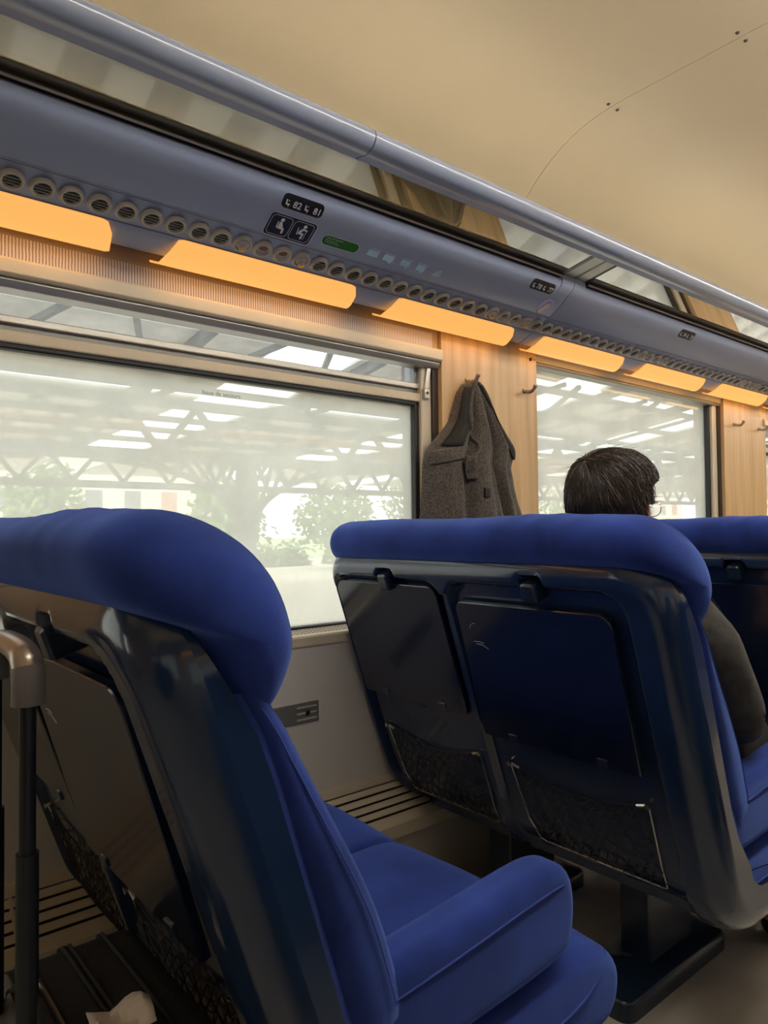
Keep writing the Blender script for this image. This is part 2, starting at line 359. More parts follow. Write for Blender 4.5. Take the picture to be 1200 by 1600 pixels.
# windows
def window(k, side):
    gx0, gx1 = .20+PIT*k, 1.71+PIT*k
    vent = (k % 2 == 0)
    g0, gt = -.297, (.446 if vent else .690)
    yw = 1.88
    n = 'window_%d' % (k+3 if side > 0 else k+10)
    root = empty(n, (gx0+gx1)/2, yy(side, yw), -.30, kind='structure')
    f = MB(); s = .03
    # beige jambs + top
    sbox(f, side, gx0-.09, gx0-.018, yw-.02, yw+.06, -.30, .75); sbox(f, side, gx1+.018, gx1+.092, yw-.02, yw+.06, -.30, .75)
    f.build('window_frame', M['beige'], root, bevel=.006)
    f = MB()
    sbox(f, side, gx0-.02, gx0, yw-.004, yw+.05, g0-.01, gt+.012); sbox(f, side, gx1, gx1+.02, yw-.004, yw+.05, g0-.01, gt+.012)
    sbox(f, side, gx0-.02, gx1+.02, yw-.004, yw+.05, gt, gt+.016); sbox(f, side, gx0-.02, gx1+.02, yw-.004, yw+.05, g0-.012, g0)
    f.build('rubber_seal', M['rubber'], root, bevel=.004)
    f = MB(); sbox(f, side, gx0-.005, gx1+.005, yw+.02, yw+.025, g0-.005, gt+.005); gl_ = f.build('glass_pane', M['glass'], root, smooth=False)
    if vent:
        f = MB(); sbox(f, side, gx0-.02, gx1+.04, yw-.01, yw+.05, .460, .490); f.build('sash_rail', M['beige'], root, bevel=.004)
        f = MB(); sbox(f, side, gx0-.02, gx1+.03, yw+.005, yw+.05, .489, .509); f.build('sash_groove', M['alud'], root, smooth=False)
        f = MB(); sbox(f, side, gx0-.02, gx1+.03, yw-.006, yw+.05, .507, .527); f.build('sash_rail', M['alu'], root, bevel=.003)
        f = MB(); sbox(f, side, gx0-.005, gx1+.002, yw+.02, yw+.025, .52, .61); f.build('glass_pane', M['glass_clear'], root, smooth=False)
        f = MB(); sbox(f, side, gx1, gx1+.012, yw, yw+.05, .525, .61); f.build('sash_post', M['alud'], root, smooth=False)
        f = MB(); sbox(f, side, gx1+.012, gx1+.04, yw+.02, yw+.05, .50, .61); f.build('slot', M['rubber'], root, smooth=False)
        # locking lever
        lv = MB(); ya = yy(side, yw-.018)
        lv.obox((gx1+.052, ya, .600), (gx1+.034, ya, .505), .020, .022, (0, 1, 0)); hd = lv.build('latch', M['alu'], root, bevel=.003)
        lv = MB(); sbox(lv, side, gx1+.020, gx1+.046, yw-.034, yw-.004, .470, .506); lv.build('latch', M['alu'], root, bevel=.003)
        lv = MB(); mt_ = Matrix.Translation((gx1+.033, yy(side, yw-.035), .490)) @ Matrix.Rotation(radians(90 if side > 0 else -90), 4, 'X')
        lv.lathe([(0, 0), (.006, 0), (.005, .002), (0, .002)], 12, mt_); lv.build('screw', M['rubber'], root)
        # blind box
        f = MB(); sbox(f, side, gx0-.09, gx1+.088, 1.845, 1.90, .640, .76); f.build('blind_box', M['blindbox'], root, smooth=False)
        f = MB(); sbox(f, side, gx0-.09, gx1+.05, 1.838, 1.846, .648, .705); f.build('blind_fabric', M['fabric_blind'], root, smooth=False)
        P = [(1.90, .650), (1.826, .650), (1.82, .644), (1.82, .612), (1.828, .606), (1.90, .606)]
        f = MB(); f.extx(ccw([(yy(side, a), b) for a, b in P]), gx0-.09, gx1+.088); f.build('blind_rail', M['beige'], root, bevel=.002)
        P = [(1.90, .608), (1.838, .608), (1.832, .600), (1.838, .590), (1.845, .583), (1.90, .583)]
        f = MB(); f.extx(ccw([(yy(side, a), b) for a, b in P]), gx0-.09, gx1+.086); f.build('blind_rail', M['alu'], root, bevel=.002)
    else:
        P = [(1.90, .76), (1.835, .76), (1.835, .718), (1.843, .712), (1.843, .690), (1.90, .690)]
        f = MB(); f.extx(ccw([(yy(side, a), b) for a, b in P]), gx0-.09, gx1+.088); f.build('blind_rail', M['beige'], root, bevel=.002)
        P = [(1.90, .692), (1.85, .692), (1.845, .684), (1.852, .676), (1.90, .676)]
        f = MB(); f.extx(ccw([(yy(side, a), b) for a, b in P]), gx0-.09, gx1+.088); f.build('blind_rail', M['alu'], root, bevel=.002)
    area_light('window_portal', ((gx0+gx1)/2, yy(side, 1.965), (g0+.62)/2+H), (radians(-90 if side > 0 else 90), 0, 0), 1.6, 1.0, 1, portal=True)
    return root
wins = {}
for k in range(-1, 4): wins[k] = window(k, 1)
for k in range(-1, 4): window(k, -1)

def text_mesh(s, size, mapper, name, m, parent, align='CENTER', bold=0):
    cu = bpy.data.curves.new('t', 'FONT'); cu.body = s; cu.size = size; cu.align_x = align; cu.align_y = 'CENTER'; cu.offset = bold; cu.resolution_u = 2
    o = bpy.data.objects.new('t', cu); C.objects.link(o); bpy.context.view_layer.update()
    me = bpy.data.meshes.new_from_object(o); bpy.data.objects.remove(o)
    b = MB(); b.add([mapper(v.co.x, v.co.y) for v in me.vertices], [tuple(p.vertices) for p in me.polygons])
    return b.build(name, m, parent, smooth=False)
text_mesh('Issue de secours', .0185, lambda a, b: (.965+a, 1.899, .404+b), 'lettering', M['greyp'], wins[0])

# wood pillars, dark gap strips, hooks
hook_proto = None
def pillar(k, side):
    x0 = 1.80+PIT*k
    if x0+.545 > X1: return
    p = MB(); sbox(p, side, x0, x0+.545, 1.83, 1.91, -.32, .80); struct(p.build('trim_3', M['wood'], smooth=False, bevel=.002))
    p = MB(); sbox(p, side, x0-.028, x0, 1.85, 1.91, -.32, .78); sbox(p, side, x0+.545, x0+.556, 1.842, 1.91, -.32, .78); struct(p.build('trim_4', M['brown_gap'], smooth=False))
def make_hook():
    r = empty('coat_hook', 0, 0, 0)
    b = MB(); b.lathe([(0, 0), (.011, 0), (.011, .004), (.008, .008), (0, .009)], 16, Matrix.Rotation(radians(90), 4, 'X')); b.build('base_plate', M['hook'], r, local=True)
    b = MB(); b.tube(catmull([(0, -.004, 0), (.0, -.022, -.008), (.003, -.038, -.006), (.006, -.048, .006), (.008, -.052, .016)], 4), [.0075]*9+[.007, .0065, .0065, .0075, .0085, .009, .0085, .006], 10)
    b.build('prong', M['hook'], r, local=True); return r
for side in (1, -1):
    for k in range(-2, 4): pillar(k, side)
hk = make_hook(); hook_spots = [(1.93, 'satin metal coat hook holding the dark coat'), (2.262, 'bare satin metal coat hook right of the hanging coat'), (4.125, 'satin coat hook on the far wood pillar, the left one'), (4.447, 'satin coat hook on the far wood pillar, the right one')]
for i, (x, lb) in enumerate(hook_spots):
    o = hk if i == 0 else copy_tree(hk)
    o.location = (x, 1.8295, (.556 if x < 3 else .583)+H); tag(o, lb, 'coat hook', 'coat hooks on the wood pillars')
m_ = MB(); m_.lathe([(0, 0), (.007, 0), (.007, .006), (0, .007)], 12, Matrix.Translation((2.305, 1.8299, .690)) @ Matrix.Rotation(radians(90), 4, 'X')); m_.lathe([(0, 0), (.004, 0), (.003, .002), (0, .002)], 10, Matrix.Translation((2.33, 1.8299, .692)) @ Matrix.Rotation(radians(90), 4, 'X'))
tag(m_.build('door_stop', M['rubber']), 'small black rubber stud at the top right of the wood pillar', 'stud')

# ------------------------------------------------------------------ overhead panel (profile y,z at the window side)
PP = [(1.83, .748), (1.81, .735), (1.79, .728), (1.765, .736), (1.723, .756), (1.70, .7625), (1.682, .770), (1.641, .795), (1.588, .828), (1.551, .861), (1.536, .879), (1.531, .893), (1.54, .902)]
SL = [0]
for a, b in zip(PP, PP[1:]): SL.append(SL[-1]+hypot(b[0]-a[0], b[1]-a[1]))
def prof_at(s):
    for i in range(len(PP)-1):
        if s <= SL[i+1] or i == len(PP)-2:
            t = (s-SL[i])/(SL[i+1]-SL[i]); a, b = PP[i], PP[i+1]
            y = a[0]+(b[0]-a[0])*t; z = a[1]+(b[1]-a[1])*t
            L = SL[i+1]-SL[i]; ty, tz = (b[0]-a[0])/L, (b[1]-a[1])/L
            return y, z, (ty, tz), (tz*-1 if False else -tz*1.0*(1), ty)   # placeholder normal, fixed below
def on_panel(x, s, n=0.0):
    y, z, (ty, tz), _ = prof_at(s)
    # outward normal: towards the aisle and down
    ny, nz = -tz, ty
    if ny > 0 or (abs(ny) < 1e-6 and nz > 0): ny, nz = -ny, -nz
    if s > .33: ny, nz = -1, .0
    return (x, y+ny*n, z+nz*n)
panels = []
def make_panel(x0, x1, side, label):
    g = .0015
    root = empty('overhead_panel', (x0+x1)/2, yy(side, 1.70), .73, label, 'overhead panel')
    b = MB()
    prof = PP[:5]+[(1.7205, .7585), (1.702, .7645)]+[(1.684, .7725), (1.643, .7965), (1.6395, .7955)]+PP[8:]+[(1.56, .905), (1.60, .90), (1.83, .90)]
    b.extx(ccw([(yy(side, a), q) for a, q in prof]), x0+g, x1-g)
    b.build('panel_body', M['panel'], root, bevel=.0025, seg=2, angle=60)
    c = MB(); sbox(c, side, x0+.075, x1-.075, 1.520, 1.545, .902, .9085); c.build('shelf_channel', M['brown_gap'], root, smooth=False)
    c = MB(); sbox(c, side, x0+.075, x1-.075, 1.5185, 1.524, .8985, .9025); c.build('shelf_channel', M['alu'], root, smooth=False)
    if side > 0:
        c = MB(); c.extx(ccw([(1.546, .9085), (1.497, .9165), (1.497, .9185), (1.546, .9105)]), x0+.08, x1-.08); c.build('painted_reflection', M['reflection_strip'], root, smooth=False)  # opaque brown band painting the rails' reflection in the glass
    # clip over the lip at each joint
    for xx in (x0+.035, x1-.035):
        c = MB()
        P = [(1.5565, .8525), (1.532, .876), (1.5265, .893), (1.528, .912), (1.56, .914), (1.56, .907), (1.533, .905), (1.533, .893), (1.538, .880), (1.562, .858)]
        c.extx(ccw([(yy(side, a), q) for a, q in P]), xx-.034, xx+.034); c.build('end_clip', M['panel'], root, bevel=.0015)
    return root
sections = [(-2.27, -.042, 'blue-grey overhead panel section behind the first light strip'), (-.042, 2.186, 'nearest blue-grey overhead panel with seat numbers 82 81, pictograms and green sticker'), (2.186, 4.414, 'second blue-grey overhead panel past the joint with the round lilac sticker'), (4.414, 6.643, 'third blue-grey overhead panel, at the right edge of the picture'), (6.643, 8.871, 'farthest blue-grey overhead panel beyond the third')]
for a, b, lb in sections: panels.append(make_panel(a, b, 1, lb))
make_panel(-2.27, 8.871, -1, 'blue-grey overhead panel on the opposite side of the coach')
# air vents
pn = on_panel(0, .161); _, _, (ty, tz), _ = prof_at(.161)
tng = Vector((0, ty, tz)); nrm = Vector((0, -tz, ty))
if nrm.y > 0: nrm = -nrm
nrm.normalize(); tng.normalize(); ax = Vector((1, 0, 0))
VR = Matrix(((ax.x, tng.x, nrm.x), (ax.y, tng.y, nrm.y), (ax.z, tng.z, nrm.z))).to_4x4()
if VR.determinant() < 0: VR = Matrix(((-ax.x, tng.x, nrm.x), (-ax.y, tng.y, nrm.y), (-ax.z, tng.z, nrm.z))).to_4x4()
def ring_mb(inner=.0185):
    b = MB(); b.lathe([(inner, -.004), (inner, .004), (inner+.0015, .0065), (.0235, .0065), (.026, .0045), (.0275, .001), (.0275, -.004)], 28); 
    b.f = b.f[:-2]; b.m = b.m[:-2]
    return b
def vent_meshes():
    out = {}
    b = ring_mb(); out['ring'] = b.build('air_vent', M['vent'], local=True)
    b = MB()
    for q in (-.0085, 0, .0085):
        h = sqrt(.0185**2-q*q); b.add([(-h, q-.0022, .003), (h, q-.0022, .003), (h, q+.0012, .0055), (-h, q+.0012, .0055), (-h, q-.0005, .001), (h, q-.0005, .001)], [(0, 1, 2, 3), (0, 4, 5, 1), (3, 2, 5, 4)])
    b.mi = 1; b.add([(.0187*cos(2*pi*k/24), .0187*sin(2*pi*k/24), -.001) for k in range(24)], [tuple(range(24))])
    out['grille'] = b.build('vent_slats', [M['vent'], M['black']], local=True)
    b = MB(); b.lathe([(.0187, .001), (.017, .006), (.013, .009), (.011, .0095), (.0105, .016), (.0085, .018), (0, .018)], 24); out['ball'] = b.build('lamp_ball', M['vent'], local=True)
    b = MB(); b.lathe([(0, .0183), (.0085, .0183), (.0075, .0195), (0, .020)], 20, Matrix.Translation((0, -.001, 0))); out['lens'] = b.build('lamp_lens', M['yellow'], local=True)
    b = MB(); b.lathe([(.0187, .003), (.0165, .001), (.0155, -.003), (.014, -.0035)], 24); b.f = b.f[:-2]; b.m = b.m[:-2]
    b.mi = 1; b.add([(.0165*cos(2*pi*k/24), .0165*sin(2*pi*k/24), -.001) for k in range(24)], [tuple(range(24))])
    b.mi = 2; b.add([(.012*cos(a)*1.1, .004+.009*sin(a), -.0004) for a in [2*pi*k/20 for k in range(20)]], [tuple(range(20))])
    out['cup'] = b.build('nozzle_cup', [M['vent'], M['vent'], M['orangehole']], local=True)
    return out
VM = vent_meshes()
for v in VM.values(): C.objects.unlink(v)
for n in range(-5, 118):
    x = .3598+.0619*n
    pi_ = int((x+2.27)//2.2285)
    if pi_ < 0 or pi_ >= len(panels): continue
    par = panels[pi_]
    kind = 'lamp' if (n % 16) in (9, 12) else ('hole' if (n % 16) in (10, 11) else 'vent')
    o = VM['ring'].copy(); o.name = {'lamp': 'reading_lamp', 'hole': 'air_nozzle', 'vent': 'air_vent'}[kind]; C.objects.link(o); o.parent = par
    y, z = on_panel(x, .161, .001)[1:]
    loc = Vector((x, y, z+H))-Vector(par.location)
    tilt = Matrix.Rotation(radians(20), 4, 'X') if False else Matrix.Identity(4)
    o.matrix_local = Matrix.Translation(loc) @ VR
    for key in {'lamp': ('ball', 'lens'), 'hole': ('cup',), 'vent': ('grille',)}[kind]:
        c = VM[key].copy(); C.objects.link(c); c.parent = o; c.matrix_local = Matrix.Identity(4)
        if key in ('ball', 'lens'): c.matrix_local = Matrix.Rotation(radians(18), 4, 'X')
# line mouldings beside the vent strip
for par, (a, b, _) in zip(panels, sections):
    for s in (.1195, .2035):
        m_ = MB(); m_.tube([on_panel(a+.003, s, .0), on_panel(b-.003, s, .0)], .0009, 6); m_.build('moulding', M['alud'], par)

# printed signs on the panels
def flat_on_panel(pts, name, m, par, n=.0006, subdiv=1):
    # pts polygon in (x,s); strips so that it follows the curve
    b = MB(); xs = [p[0] for p in pts]; ss = [p[1] for p in pts]
    b.poly([on_panel(p[0], p[1], n) for p in pts]); return b.build(name, m, par, smooth=False)
def strip_on_panel(x0, x1, s0, s1, r, name, m, par, n=.0006):
    # rounded rect following a strongly curved part of the profile
    b = MB(); N = 14; rows = []
    for j in range(N+1):
        s = s0+(s1-s0)*j/N; d = min(s-s0, s1-s); ins = 0
        if d < r: ins = r-sqrt(max(0, r*r-(r-d)**2))
        rows.append([on_panel(x0+ins, s, n), on_panel(x1-ins, s, n)])
    b.rings(rows, closed=False); return b.build(name, m, par, smooth=False)
def seat_sign(x, nums, par):
    o = strip_on_panel(x-.063, x+.063, .2965, .3345, .012, 'seat_number_sign', M['blackp'], par, .0012)
    mp = lambda cx: (lambda a, b: on_panel(x+cx+a, .311+b, .0020))
    for cx, t in ((-.0165, nums[0]), (.046, nums[1])):
        text_mesh(t, .0255, mp(cx), 'number', M['white'], par, bold=.0004)
    for cx in (-.046, .012):     # seat pictogram: backrest, seat, window or aisle mark
        b = MB()
        for P in ([(-.008, .010), (-.003, .010), (-.001, -.004), (-.006, -.006)], [(-.006, -.006), (.008, -.006), (.008, -.001), (-.001, -.001)], [(.001, .010), (.004, .010), (.004, .006), (.001, .006)], [(.003, -.006), (.006, -.006), (.006, -.011), (.003, -.011)]):
            b.poly([on_panel(x+cx+p*.85, .311+q*.9, .0021) for p, q in P])
        b.build('pictogram', M['white'], par, smooth=False)
seat_sign(1.028, ('82', '81'), panels[1]); seat_sign(2.035, ('78', '77'), panels[1]); seat_sign(3.06, ('74', '73'), panels[2]); seat_sign(4.04, ('70', '69'), panels[2])
def rr_panel(x0, x1, s0, s1, r, name, m, par, n): return flat_on_panel(rrect(x0, x1, s0, s1, (r,)*4), name, m, par, n)
def outline_on_panel(x0, x1, s0, s1, r, w, name, m, par, n):
    a = rrect(x0, x1, s0, s1, (r,)*4); c = rrect(x0+w, x1-w, s0+w, s1-w, (max(r-w, .001),)*4); k = len(a)
    b = MB(); b.add([on_panel(p[0], p[1], n) for p in a+c], [(i, (i+1) % k, k+(i+1) % k, k+i) for i in range(k)])
    return b.build(name, m, par, smooth=False)
P1 = panels[1]
rr_panel(.950, 1.096, .2095, .2805, .012, 'pictogram_plate', M['navy'], P1, .0012)
outline_on_panel(.950, 1.096, .2095, .2805, .012, .0016, 'plate_border', M['white'], P1, .0016)
for a in (.9575, 1.0255): outline_on_panel(a, a+.063, .2155, .2745, .011, .0012, 'plate_border', M['white'], P1, .0018)
def pic(mb, x, s, polys, circ=None):
    for P in polys: mb.poly([on_panel(x+p, s+q, .0019) for p, q in P])
    if circ: mb.poly([on_panel(x+circ[0]+circ[2]*cos(2*pi*k/14), s+circ[1]+circ[2]*sin(2*pi*k/14), .0019) for k in range(14)])
b = MB()
pic(b, .989, .245, [[(-.010, .012), (-.007, .012), (-.005, -.008), (-.009, -.008)], [(-.004, .012), (.003, .012), (.010, -.002), (.009, -.009), (-.004, -.009)], [(-.004, -.004), (.014, -.004), (.016, -.009), (-.004, -.010)], [(.010, -.005), (.016, -.005), (.017, -.021), (.011, -.021)]], (.001, .0185, .0055))
b.build('pictogram', M['white'], P1, smooth=False); b = MB()
pic(b, 1.057, .245, [[(-.015, .012), (-.013, .012), (-.009, -.010), (-.012, -.010)], [(-.008, .003), (.000, .012), (.004, .010), (-.001, -.006), (-.008, -.006)], [(.000, .012), (.016, .010), (.016, .006), (.001, .006)], [(-.008, -.002), (.008, -.002), (.010, -.007), (-.008, -.008)], [(.004, -.004), (.009, -.004), (.009, -.021), (.003, -.021)], [(.013, .006), (.0145, .006), (.0145, -.021), (.013, -.021)]], (.004, .0185, .0055))
b.build('pictogram', M['white'], P1, smooth=False)
rr_panel(1.125, 1.254, .2285, .2625, .0165, 'safety_sticker', M['white'], P1, .0012)
rr_panel(1.1268, 1.2522, .2303, .2607, .015, 'safety_sticker', M['green'], P1, .0016)
for t, q, sz in (('Issue de secours', .2545, .0085), ('Briser la vitre avec', .2465, .0055), ('le marteau de secours', .2405, .0055)):
    text_mesh(t, sz, (lambda qq: (lambda a, b: on_panel(1.137+a, qq+b, .0020)))(q), 'lettering', M['white'], P1, align='LEFT')
for i, x in enumerate((1.3058, 1.3656, 1.4326, 1.497, 1.565)):    # worn pale blue pictograms
    b = MB(); rnd = random.Random(i)
    if i < 4:
        w = .021-.001*i
        pic(b, x, .250, [[(-w, -.013), (w, -.013), (w-.002, .008), (-w, .008)]]+[[(-w+k*.0085, .010), (-w+k*.0085+.006, .010), (-w+k*.0085+.005, .015), (-w+k*.0085+.001, .015)] for k in range(5)])
        if i: pic(b, x, .250, [[(w*.2, -.018), (w*.9, -.020), (w*.6, -.013), (w*.1, -.013)]])
    else:
        pic(b, x, .250, [[(-.018, -.013), (.014, -.013), (.018, -.006), (-.010, -.006)], [(-.010, -.003), (.020, -.003), (.018, .002), (-.008, .002)], [(.0, .004), (.018, .004), (.015, .010), (.002, .010)]])
    b.build('worn_pictogram', M['lightblue'], P1, smooth=False)
def ell(cx, cs, rx, rs, n=28, a0=0, a1=2*pi): return [(cx+rx*cos(a0+(a1-a0)*k/n), cs+rs*sin(a0+(a1-a0)*k/n)) for k in range(n)]
flat_on_panel(ell(2.117, .2475, .034, .035), 'round_sticker', M['lilac'], P1, .0012)
body = [(-.022, -.027), (-.002, -.034), (.016, .006), (.016, .014), (.010, .020), (.001, .020), (-.006, .013)]
flat_on_panel([(2.117+p[0]*1.08-.0002, .2475+p[1]*1.04) for p in body], 'sticker_drawing', M['blackp'], P1, .0015)
flat_on_panel([(2.117+p[0], .2475+p[1]) for p in body], 'sticker_drawing', M['cream'], P1, .0018)

# ------------------------------------------------------------------ luggage rack: glass shelves, crossbars, rail
for i, (a, b_, lb) in enumerate(sections+[(-2.27, 8.871, '')]):
    for side in ((1,) if i < 5 else (-1,)):
        g = MB(); P = ccw([(yy(side, y), z) for y, z in [(1.545, .9105), (1.334, .950), (1.334, .955), (1.545, .9155)]])
        g.extx(P, a+.08, b_-.08)
        names = ['smoked glass luggage shelf behind the nearest one', 'nearest smoked glass luggage shelf above seat numbers 82 81', 'second smoked glass luggage shelf right of the crossbars', 'third smoked glass luggage shelf at the right edge', 'farthest smoked glass luggage shelf']
        tag(g.build('glass_shelf', M['shelf_glass'], smooth=False), names[min(i, 4)] if side > 0 else 'smoked glass luggage shelf on the opposite side', 'luggage shelf', 'glass shelves of the luggage rack')
for j, xj in enumerate((-.042, 2.186, 4.414, 6.643)):
    root = empty('rack_crossbar', xj, 1.44, .895, ['crossbars of the rack behind the first shelf', 'pale double crossbar with dark gaps between the first two glass shelves', 'pale double crossbar between the second and third glass shelves', 'pale double crossbar at the farthest shelf joint'][j], 'crossbar', 'crossbars of the luggage rack')
    def slab(xa, xb, m, nm, dz=0):
        c = MB(); c.extx(ccw([(1.545, .9085+dz), (1.332, .948+dz), (1.332, .957), (1.545, .917)]), xa, xb); c.build(nm, m, root, smooth=False)
    slab(xj-.062, xj-.006, M['alu'], 'bar'); slab(xj+.006, xj+.062, M['alu'], 'bar')
    slab(xj-.076, xj-.062, M['alud'], 'edge_strip', .001); slab(xj-.006, xj+.006, M['alud'], 'edge_strip', .001); slab(xj+.062, xj+.076, M['rubber'], 'edge_strip', .001)
rail_prof = [(1.349, .907), (1.349, .902), (1.343, .9005), (1.322, .896), (1.310, .893), (1.298, .893), (1.284, .897), (1.274, .904), (1.268, .914), (1.266, .925), (1.270, .936), (1.279, .944), (1.291, .947), (1.304, .946), (1.316, .942), (1.324, .936), (1.329, .930), (1.333, .920), (1.340, .913)]
for i, (a, b_) in enumerate(((-3.0, 1.040), (1.043, 5.44), (5.443, 9.2), (-3.0, 9.2))):
    for side in ((1,) if i < 3 else (-1,)):
        r = MB(); P = catmull([(yy(side, y), z) for y, z in rail_prof], 2, closed=True); r.extx(ccw(P), a, b_)
        tag(r.build('rack_rail', M['rail'], angle=60), ['rounded blue-grey rail of the luggage rack, nearest length', 'rounded blue-grey rail of the luggage rack, from the joint onwards', 'rounded blue-grey rail, farthest length'][min(i, 2)] if side > 0 else 'rounded blue-grey luggage rail on the opposite side', 'rail')

# ------------------------------------------------------------------ amber light strips
def light_strip(x0, label, side=1):
    L = .645
    root = empty('light_strip', x0+L/2, yy(side, 1.76), .72, label, 'lamp', 'amber light strips under the overhead panels')
    b = MB(); rows = []
    N = 44
    path = catmull([(1.812, .716), (1.803, .709), (1.788, .706), (1.770, .712), (1.750, .728), (1.731, .7475), (1.722, .754)], 3)
    K = len(path)
    for i in range(N+1):
        t = i/N; x = x0+L*t
        # how far up the strip reaches at this x
        lo = smoothstep(0, .085, t); hi = 1.0
        d = (L*(1-t))
        if d < .05: hi = sqrt(max(0, 1-((.05-d)/.05)**2))
        reach = (.22+.78*lo)*max(.03, hi) if t > 0 else .2
        row = []
        for j in range(K):
            q = j/(K-1)*reach*(K-1); a = int(min(K-2, floor(q))); f = q-a
            y = path[a][0]+(path[a+1][0]-path[a][0])*f; z = path[a][1]+(path[a+1][1]-path[a][1])*f
            row.append((x, yy(side, y), z))
        rows.append(row)
    b.rings(rows, closed=False)
    o = b.build('lamp_cover', M['shade'], root); sd = o.modifiers.new('t', 'SOLIDIFY'); sd.thickness = .003; sd.offset = 0
    if True:
        l = area_light('lamp_glow', (x0+L/2, yy(side, 1.775), .700+H), (radians(18 if side > 0 else -18), 0, 0), L*.9, .03, .22*LAMP, (1, .52, .16))
        l.parent = root; l.location = Vector(l.location)-Vector(root.location)
ord_ = ['amber light strip cut by the left edge of the picture', 'second amber light strip, below the seat pictograms', 'third amber light strip, ending over the wood pillar with the coat', 'fourth amber light strip, over the left part of the second window', 'fifth amber light strip, over the right part of the second window', 'sixth amber light strip, over the far wood pillar', 'seventh amber light strip beyond the right edge', 'eighth amber light strip', 'ninth amber light strip, the farthest']
for i in range(9): light_strip(-.035+.750*i, ord_[i])
light_strip(-.785, 'amber light strip behind the viewer'); 
for i, q in enumerate(('first', 'second', 'third', 'fourth', 'fifth', 'sixth', 'seventh', 'eighth', 'ninth')): light_strip(-.035+.750*i, 'amber light strip on the opposite side of the coach, %s from the rear' % q, -1)

# wall plate with socket on the lower wall
sp = MB(); sp.extx(ccw([(1.80, -.570), (1.795, -.570), (1.795, -.510), (1.80, -.510)]), 1.00, 1.229)
o = tag(sp.build('wall_plate', M['alud'], bevel=.002), 'small grey metal plate with three slots on the lower window wall', 'wall plate')
b = MB()
for q in (-.018, 0, .018):
    b.box(1.149, 1.219, 1.792, 1.7955, -.5405+q-.0022, -.5405+q+.0022)
b.build('slot_bar', M['vent'], o)
b = MB(); b.lathe([(0, 0), (.009, 0), (.007, .003), (0, .003)], 12, Matrix.Translation((1.187, 1.793, -.541)) @ Matrix.Rotation(radians(90), 4, 'X')); b.build('screw', M['rubber'], o)

# ------------------------------------------------------------------ double seat
SYA, SYW = .685, 1.79      # aisle side and window side
XF = .297; SLP = .34
def base_curve(v):
    """point, tangent-perp (outward = back/down) at arc length v from the shell top"""
    k = sqrt(1+SLP*SLP); z0 = -.06; zb = -.755; L1 = (z0-zb)*k
    th0 = atan2(SLP, 1)     # lean
    if v <= L1:
        z = z0-v/k; x = XF+SLP*(-.15-z); return x, z, (-cos(th0), -sin(th0))
    R = .15; xb = XF+SLP*(-.15-zb); cx = xb+R*cos(th0); cz = zb+R*sin(th0)
    a = th0+(v-L1)/R
    if a < pi/2: return cx-R*cos(a), cz-R*sin(a), (-cos(a), -sin(a))
    return cx+(v-L1-R*(pi/2-th0)), cz-R, (0, -1)
VEND = 1.22
def near_v(x, z):
    best = None
    for i in range(0, 611):
        v = i*.002; bx, bz, n = base_curve(v); d = hypot(x-bx, z-bz)
        if best is None or d < best[0]: best = (d, v, (x-bx)*n[0]+(z-bz)*n[1])
    return best[1], best[2]
FB = [(.300, -.05), (.318, -.10), (.342, -.141), (.370, -.186), (.391, -.223), (.411, -.278), (.46, -.435), (.504, -.578), (.534, -.650), (.590, -.726), (.68, -.785), (.80, -.80), (1.0, -.80), (1.1, -.80)]
FBV = [near_v(*p) for p in FB]
def front_n(v):
    for (a, na), (b, nb) in zip(FBV, FBV[1:]):
        if v <= b: return na+(nb-na)*max(0, (v-a))/(b-a+1e-9)
    return FBV[-1][1]
RIM = .030
def rsdf(y, v, y0, y1, v0, v1, r):     # inside positive distance to a rounded rect
    cx, cy = (y0+y1)/2, (v0+v1)/2; qx = abs(y-cx)-(y1-y0)/2+r; qy = abs(v-cy)-(v1-v0)/2+r
    return -(hypot(max(qx, 0), max(qy, 0))+min(max(qx, qy), 0)-r)
RA, RWN = .12, .09
def yspan(v):
    a = RA-sqrt(max(0, RA*RA-(RA-v)**2)) if v < RA else 0
    b = RWN-sqrt(max(0, RWN*RWN-(RWN-v)**2)) if v < RWN else 0
    if v > .60: b = max(b, .15*(1-sqrt(max(0, 1-min(1, (v-.60)/.34)**2))))
    return SYA+a, SYW-b
def shell_h(y, v):
    r = .058
    # distance to outer outline
    a = y-SYA; b = (yspan(v)[1] if v > .6 else SYW)-y; d = min(a, b, v)
    if v < RA and a < RA: d = RA-hypot(RA-a, RA-v)
    if v < RWN and b < RWN: d = min(d, RWN-hypot(RWN-b, RWN-v))
    d = max(0, d)
    roll = r-sqrt(max(0, r*r-(r-d)**2)) if d < r else 0
    # recesses
    s1 = rsdf(y, v, .786, 1.278, .072, .872, .055); s2 = rsdf(y, v, 1.306, 1.762, .072, .872, .055)
    # notch for the latches
    for yc in (1.005, 1.505): s1 = max(s1, rsdf(y, v, yc-.030, yc+.030, .045, .12, .015))
    if v > .6: s2 = min(s2, yspan(v)[1]-y-.028)
    s = max(s1, s2)
    hh = RIM*(1-smoothstep(-.011, .007, s))
    # low divider between the two recesses
    if 1.27 < y < 1.315 and v > .1: hh = min(hh, RIM*.62)
    return hh-roll
def shell_pt(y, v, n):
    x, z, nn = base_curve(v); return (x+nn[0]*n, y, z+nn[1]*n)
